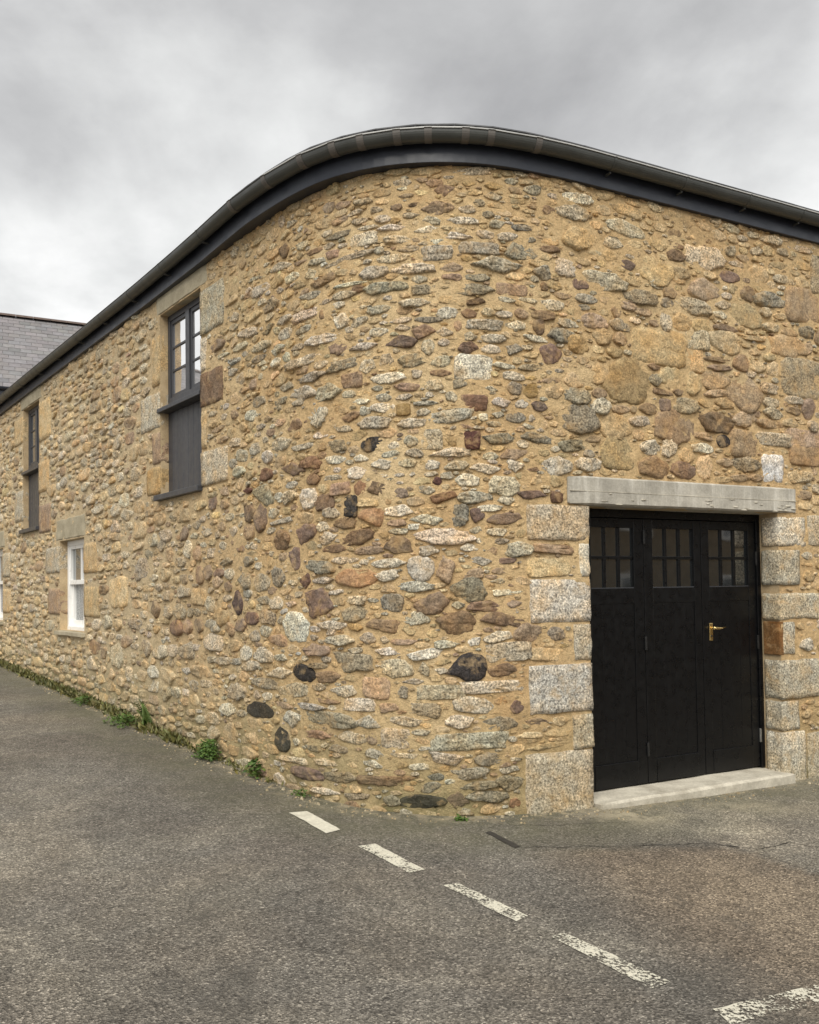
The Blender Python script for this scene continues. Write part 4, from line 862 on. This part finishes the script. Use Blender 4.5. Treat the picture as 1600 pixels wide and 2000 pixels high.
def seam(pts, w):
    mb = MB(); L = []
    P = np.array(pts, float); t = np.r_[0, np.cumsum(np.hypot(*np.diff(P, axis=0).T))]; q = np.arange(0, t[-1], .03)
    x = np.interp(q, t, P[:, 0]); y = np.interp(q, t, P[:, 1])
    j = np.array([mnoise.noise(Vector((a * 6, b * 6, 5))) + .5 * mnoise.noise(Vector((a * 22, b * 22, 5))) for a, b in zip(x, y)]) * .024; ww = w * .62 * (.25 + np.abs(np.array([mnoise.noise(Vector((a * 12, b * 12, 8))) for a, b in zip(x, y)])) * 2)
    for k in range(len(q)): L += [(x[k], y[k] + j[k] - ww[k], gz_(x[k], y[k]) + .0045), (x[k], y[k] + j[k] + ww[k], gz_(x[k], y[k]) + .0045)]
    mb.add(L, [(2 * k, 2 * k + 1, 2 * k + 3, 2 * k + 2) for k in range(len(q) - 1)]); mb.build('tar_seam', M_TAR, road)
seam([(.659, 5.265), (.958, 5.293), (1.466, 5.355), (1.974, 5.427)], .007); seam([(1.96, 5.425), (2.115, 5.319), (2.42, 4.941), (2.9, 4.4)], .010); seam([(1.98, 5.41), (2.216, 5.326), (2.49, 5.491), (2.9, 5.3), (3.6, 5.5)], .010)
seam([(.52, 5.66), (1.0, 5.74), (1.5, 5.86)], .004)

# ------------------------------------------------------------------ weeds at the foot of the wall
def mat_leaf(name, c0, c1):
    a = Mat(name); c = a.mix(1.0, a.attr('tint'), a.ramp(a.noise(18, 3, .6), [(.3, c0), (.7, c1)]), 'MULTIPLY')
    a.set(Base_Color=c, Roughness=.55, Specular_IOR_Level=.35); a.b.inputs['Subsurface Weight'].default_value = 0
    return a.m
M_LEAF = mat_leaf('weed leaf', (.055, .105, .022), (.085, .15, .035)); M_GRASS = mat_leaf('grass and moss', (.08, .088, .03), (.155, .15, .06))
def leaf(mb, p, dr_, nrm, L, wd, col, droop=.3):
    dr_ = Vector(dr_).normalized(); side = dr_.cross(Vector(nrm)).normalized(); nn = side.cross(dr_).normalized(); p = Vector(p)
    a = p + dr_ * L * .5 + nn * L * .06; b = p + dr_ * L - nn * L * droop
    mb.add([tuple(v) for v in (p, a + side * wd / 2 - nn * wd * .12, b, a - side * wd / 2 - nn * wd * .12, a)], [(0, 1, 4), (1, 2, 4), (2, 3, 4), (3, 0, 4)], col)
def gcol(): t = rng.uniform(.6, 1.35); return (t * rng.uniform(.9, 1.2), t, t * rng.uniform(.7, 1.1), 1)
def bush(name, s, r, h, n, lsz, label, out=.06):
    x, y, _ = W(s, 0, out); z = gz_(x, y) - .01; e = empty(name, (x, y, z), label, 'plant', 'weeds at the foot of the barn wall')
    st = MB(); lv = MB(); nn = np.array([np.interp(s, PS, PN[:, 0]), np.interp(s, PS, PN[:, 1])])
    tt = np.array([-nn[1], nn[0]])
    for k in range(max(5, n // 30)):
        a = rng.uniform(-1, 1); o = rng.uniform(0, 1); q = np.array([x, y]) + tt * a * r * .8 + nn * o * r * .6
        tube(st, [(x + tt[0] * a * r * .2, y + tt[1] * a * r * .2, z), ((x + q[0]) / 2, (y + q[1]) / 2, z + h * .5), (q[0], q[1], z + h * rng.uniform(.6, .95))], [.004, .003, .0015], 5)
    st.build('stem', M_LEAF, e) if False else None
    st.c = [(.9, .8, .6, 1)] * len(st.v); st.build('stems', M_LEAF, e)
    for k in range(n):
        a = rng.uniform(-1, 1); o = rng.uniform(0, 1); hh = rng.uniform(.05, 1) ** .8
        lim = math.sqrt(max(0, 1 - hh * hh * .8)); q = np.array([x, y]) + tt * a * r * lim + nn * (o * lim * r * .8 - .02)
        d = Vector((rng.normal(0, 1) + nn[0] * .8, rng.normal(0, 1) + nn[1] * .8, rng.uniform(-.2, .9)))
        leaf(lv, (q[0], q[1], z + h * hh), d, (rng.normal(0, .4), rng.normal(0, .4), 1), lsz * rng.uniform(.6, 1.3), lsz * rng.uniform(.45, .8), gcol())
    lv.build('leaves', M_LEAF, e); return e
def fern(name, s, h, n, label):
    x, y, _ = W(s, 0, .05); z = gz_(x, y) - .01; e = empty(name, (x, y, z), label, 'plant', 'weeds at the foot of the barn wall')
    nn = np.array([np.interp(s, PS, PN[:, 0]), np.interp(s, PS, PN[:, 1])])
    for k in range(n):
        mb = MB(); az = rng.uniform(-1.2, 1.2); d = Vector((nn[0] * math.cos(az) - nn[1] * math.sin(az), nn[1] * math.cos(az) + nn[0] * math.sin(az), 0)); L = h * rng.uniform(.7, 1.1); lean = rng.uniform(.15, .5)
        pts = [Vector((x, y, z)) + d * (L * lean * t * t) + Vector((0, 0, L * (t - .25 * t * t * lean))) for t in np.linspace(0, 1, 9)]
        tube(mb, pts, [.004 - .0032 * i / 8 for i in range(9)], 5); mb.c = [(.8, .8, .5, 1)] * len(mb.v); cc = gcol()
        for i in range(1, 9):
            t = (pts[i] - pts[i - 1]).normalized(); sd = t.cross(d if abs(t.dot(d)) < .9 else Vector((0, 0, 1))).normalized()
            for f in (0, .5):
                p = pts[i - 1].lerp(pts[i], f)
                for sg in (-1, 1): leaf(mb, p, sd * sg + t * .45, d + Vector((0, 0, .6)), L * .24 * (1.08 - i / 9), L * .075, cc, .15)
        mb.build('frond', M_LEAF, e)
    return e
fern('fern', -3.98, .34, 13, 'upright fern rising against the barn wall, tallest of the weeds')
bush('leafy_weed', -4.35, .30, .12, 320, .035, 'low spreading light green weed beside the upright fern', .10)
bush('leafy_weed', -2.42, .16, .17, 520, .034, 'dense dark green leafy clump where the wall begins to curve')
bush('leafy_weed', -1.62, .10, .14, 70, .055, 'small open sprig of toothed leaves on the curving wall foot', .05)
bush('leafy_weed', -.93, .09, .06, 60, .028, 'thin tuft of small leaves at wall foot beside the unworn white dash')
bush('leafy_weed', .33, .06, .03, 60, .028, 'tiny flat weed at the foot of the rounded corner', .10)
bush('leafy_weed', -5.9, .25, .10, 220, .035, 'low weed patch at the wall foot between white sash window and upright fern')
# verge of grass and moss in the joint between wall and road
mb = MB()
for k in range(16000):
    s = -1.2 - 11.5 * rng.random() ** .8; dens = .66 + .7 * mnoise.noise(Vector((s * 2.1, 3, 0))) + .35 * mnoise.noise(Vector((s * 7, 1, 0)))
    if rng.random() > dens * min(1, (-s - .9) / 3.2): continue
    d = abs(rng.normal(0, .045)) + .004; x, y, _ = W(s + 0, 0, d); z = gz_(x, y) - .004; hh = rng.uniform(.02, .10) * (1.25 if s < -3 else .75)
    v = Vector((rng.normal(0, .5), rng.normal(0, .5), 1)); leaf(mb, (x, y, z), v, (rng.normal(), rng.normal(), .3), hh, hh * rng.uniform(.12, .5), gcol(), .2)
tag(mb.build('grass_verge', M_GRASS, kind='stuff'), 'thin verge of grass and moss along the foot of the barn wall', 'grass')
# crumbs of mortar and grit fallen at the foot
mb = MB()
for k in range(900):
    s = rng.uniform(-9, 4.0)
    if 1.43 < s < 3.6 and rng.random() < .5: continue
    d = abs(rng.normal(0, .10)) + .03 + (.1 if 1.4 < s < 3.7 else 0); x, y, _ = W(s, 0, d); z = gz_(x, y); r = rng.uniform(.003, .011) * (1.0 if rng.random() < .9 else 1.8)
    V = [Vector((math.cos(a), math.sin(a), 0)) * r * rng.uniform(.7, 1.2) for a in (0, 1.2, 2.5, 3.8, 5.1)]
    g = rng.uniform(.25, .6); mb.add([(x + v.x, y + v.y, z - .002) for v in V] + [(x + v.x * .6, y + v.y * .6, z + r * .8) for v in V], [(i, (i + 1) % 5, 5 + (i + 1) % 5, 5 + i) for i in range(5)] + [(5, 6, 7, 8, 9)], (g, g * .86, g * .62, .5))
tag(mb.build('mortar_crumbs', M_STONE, kind='stuff'), 'loose mortar crumbs and grit along the wall foot', 'grit')
print('stones', len(stones), 'hand', n_hand, 'covered', occ.mean())
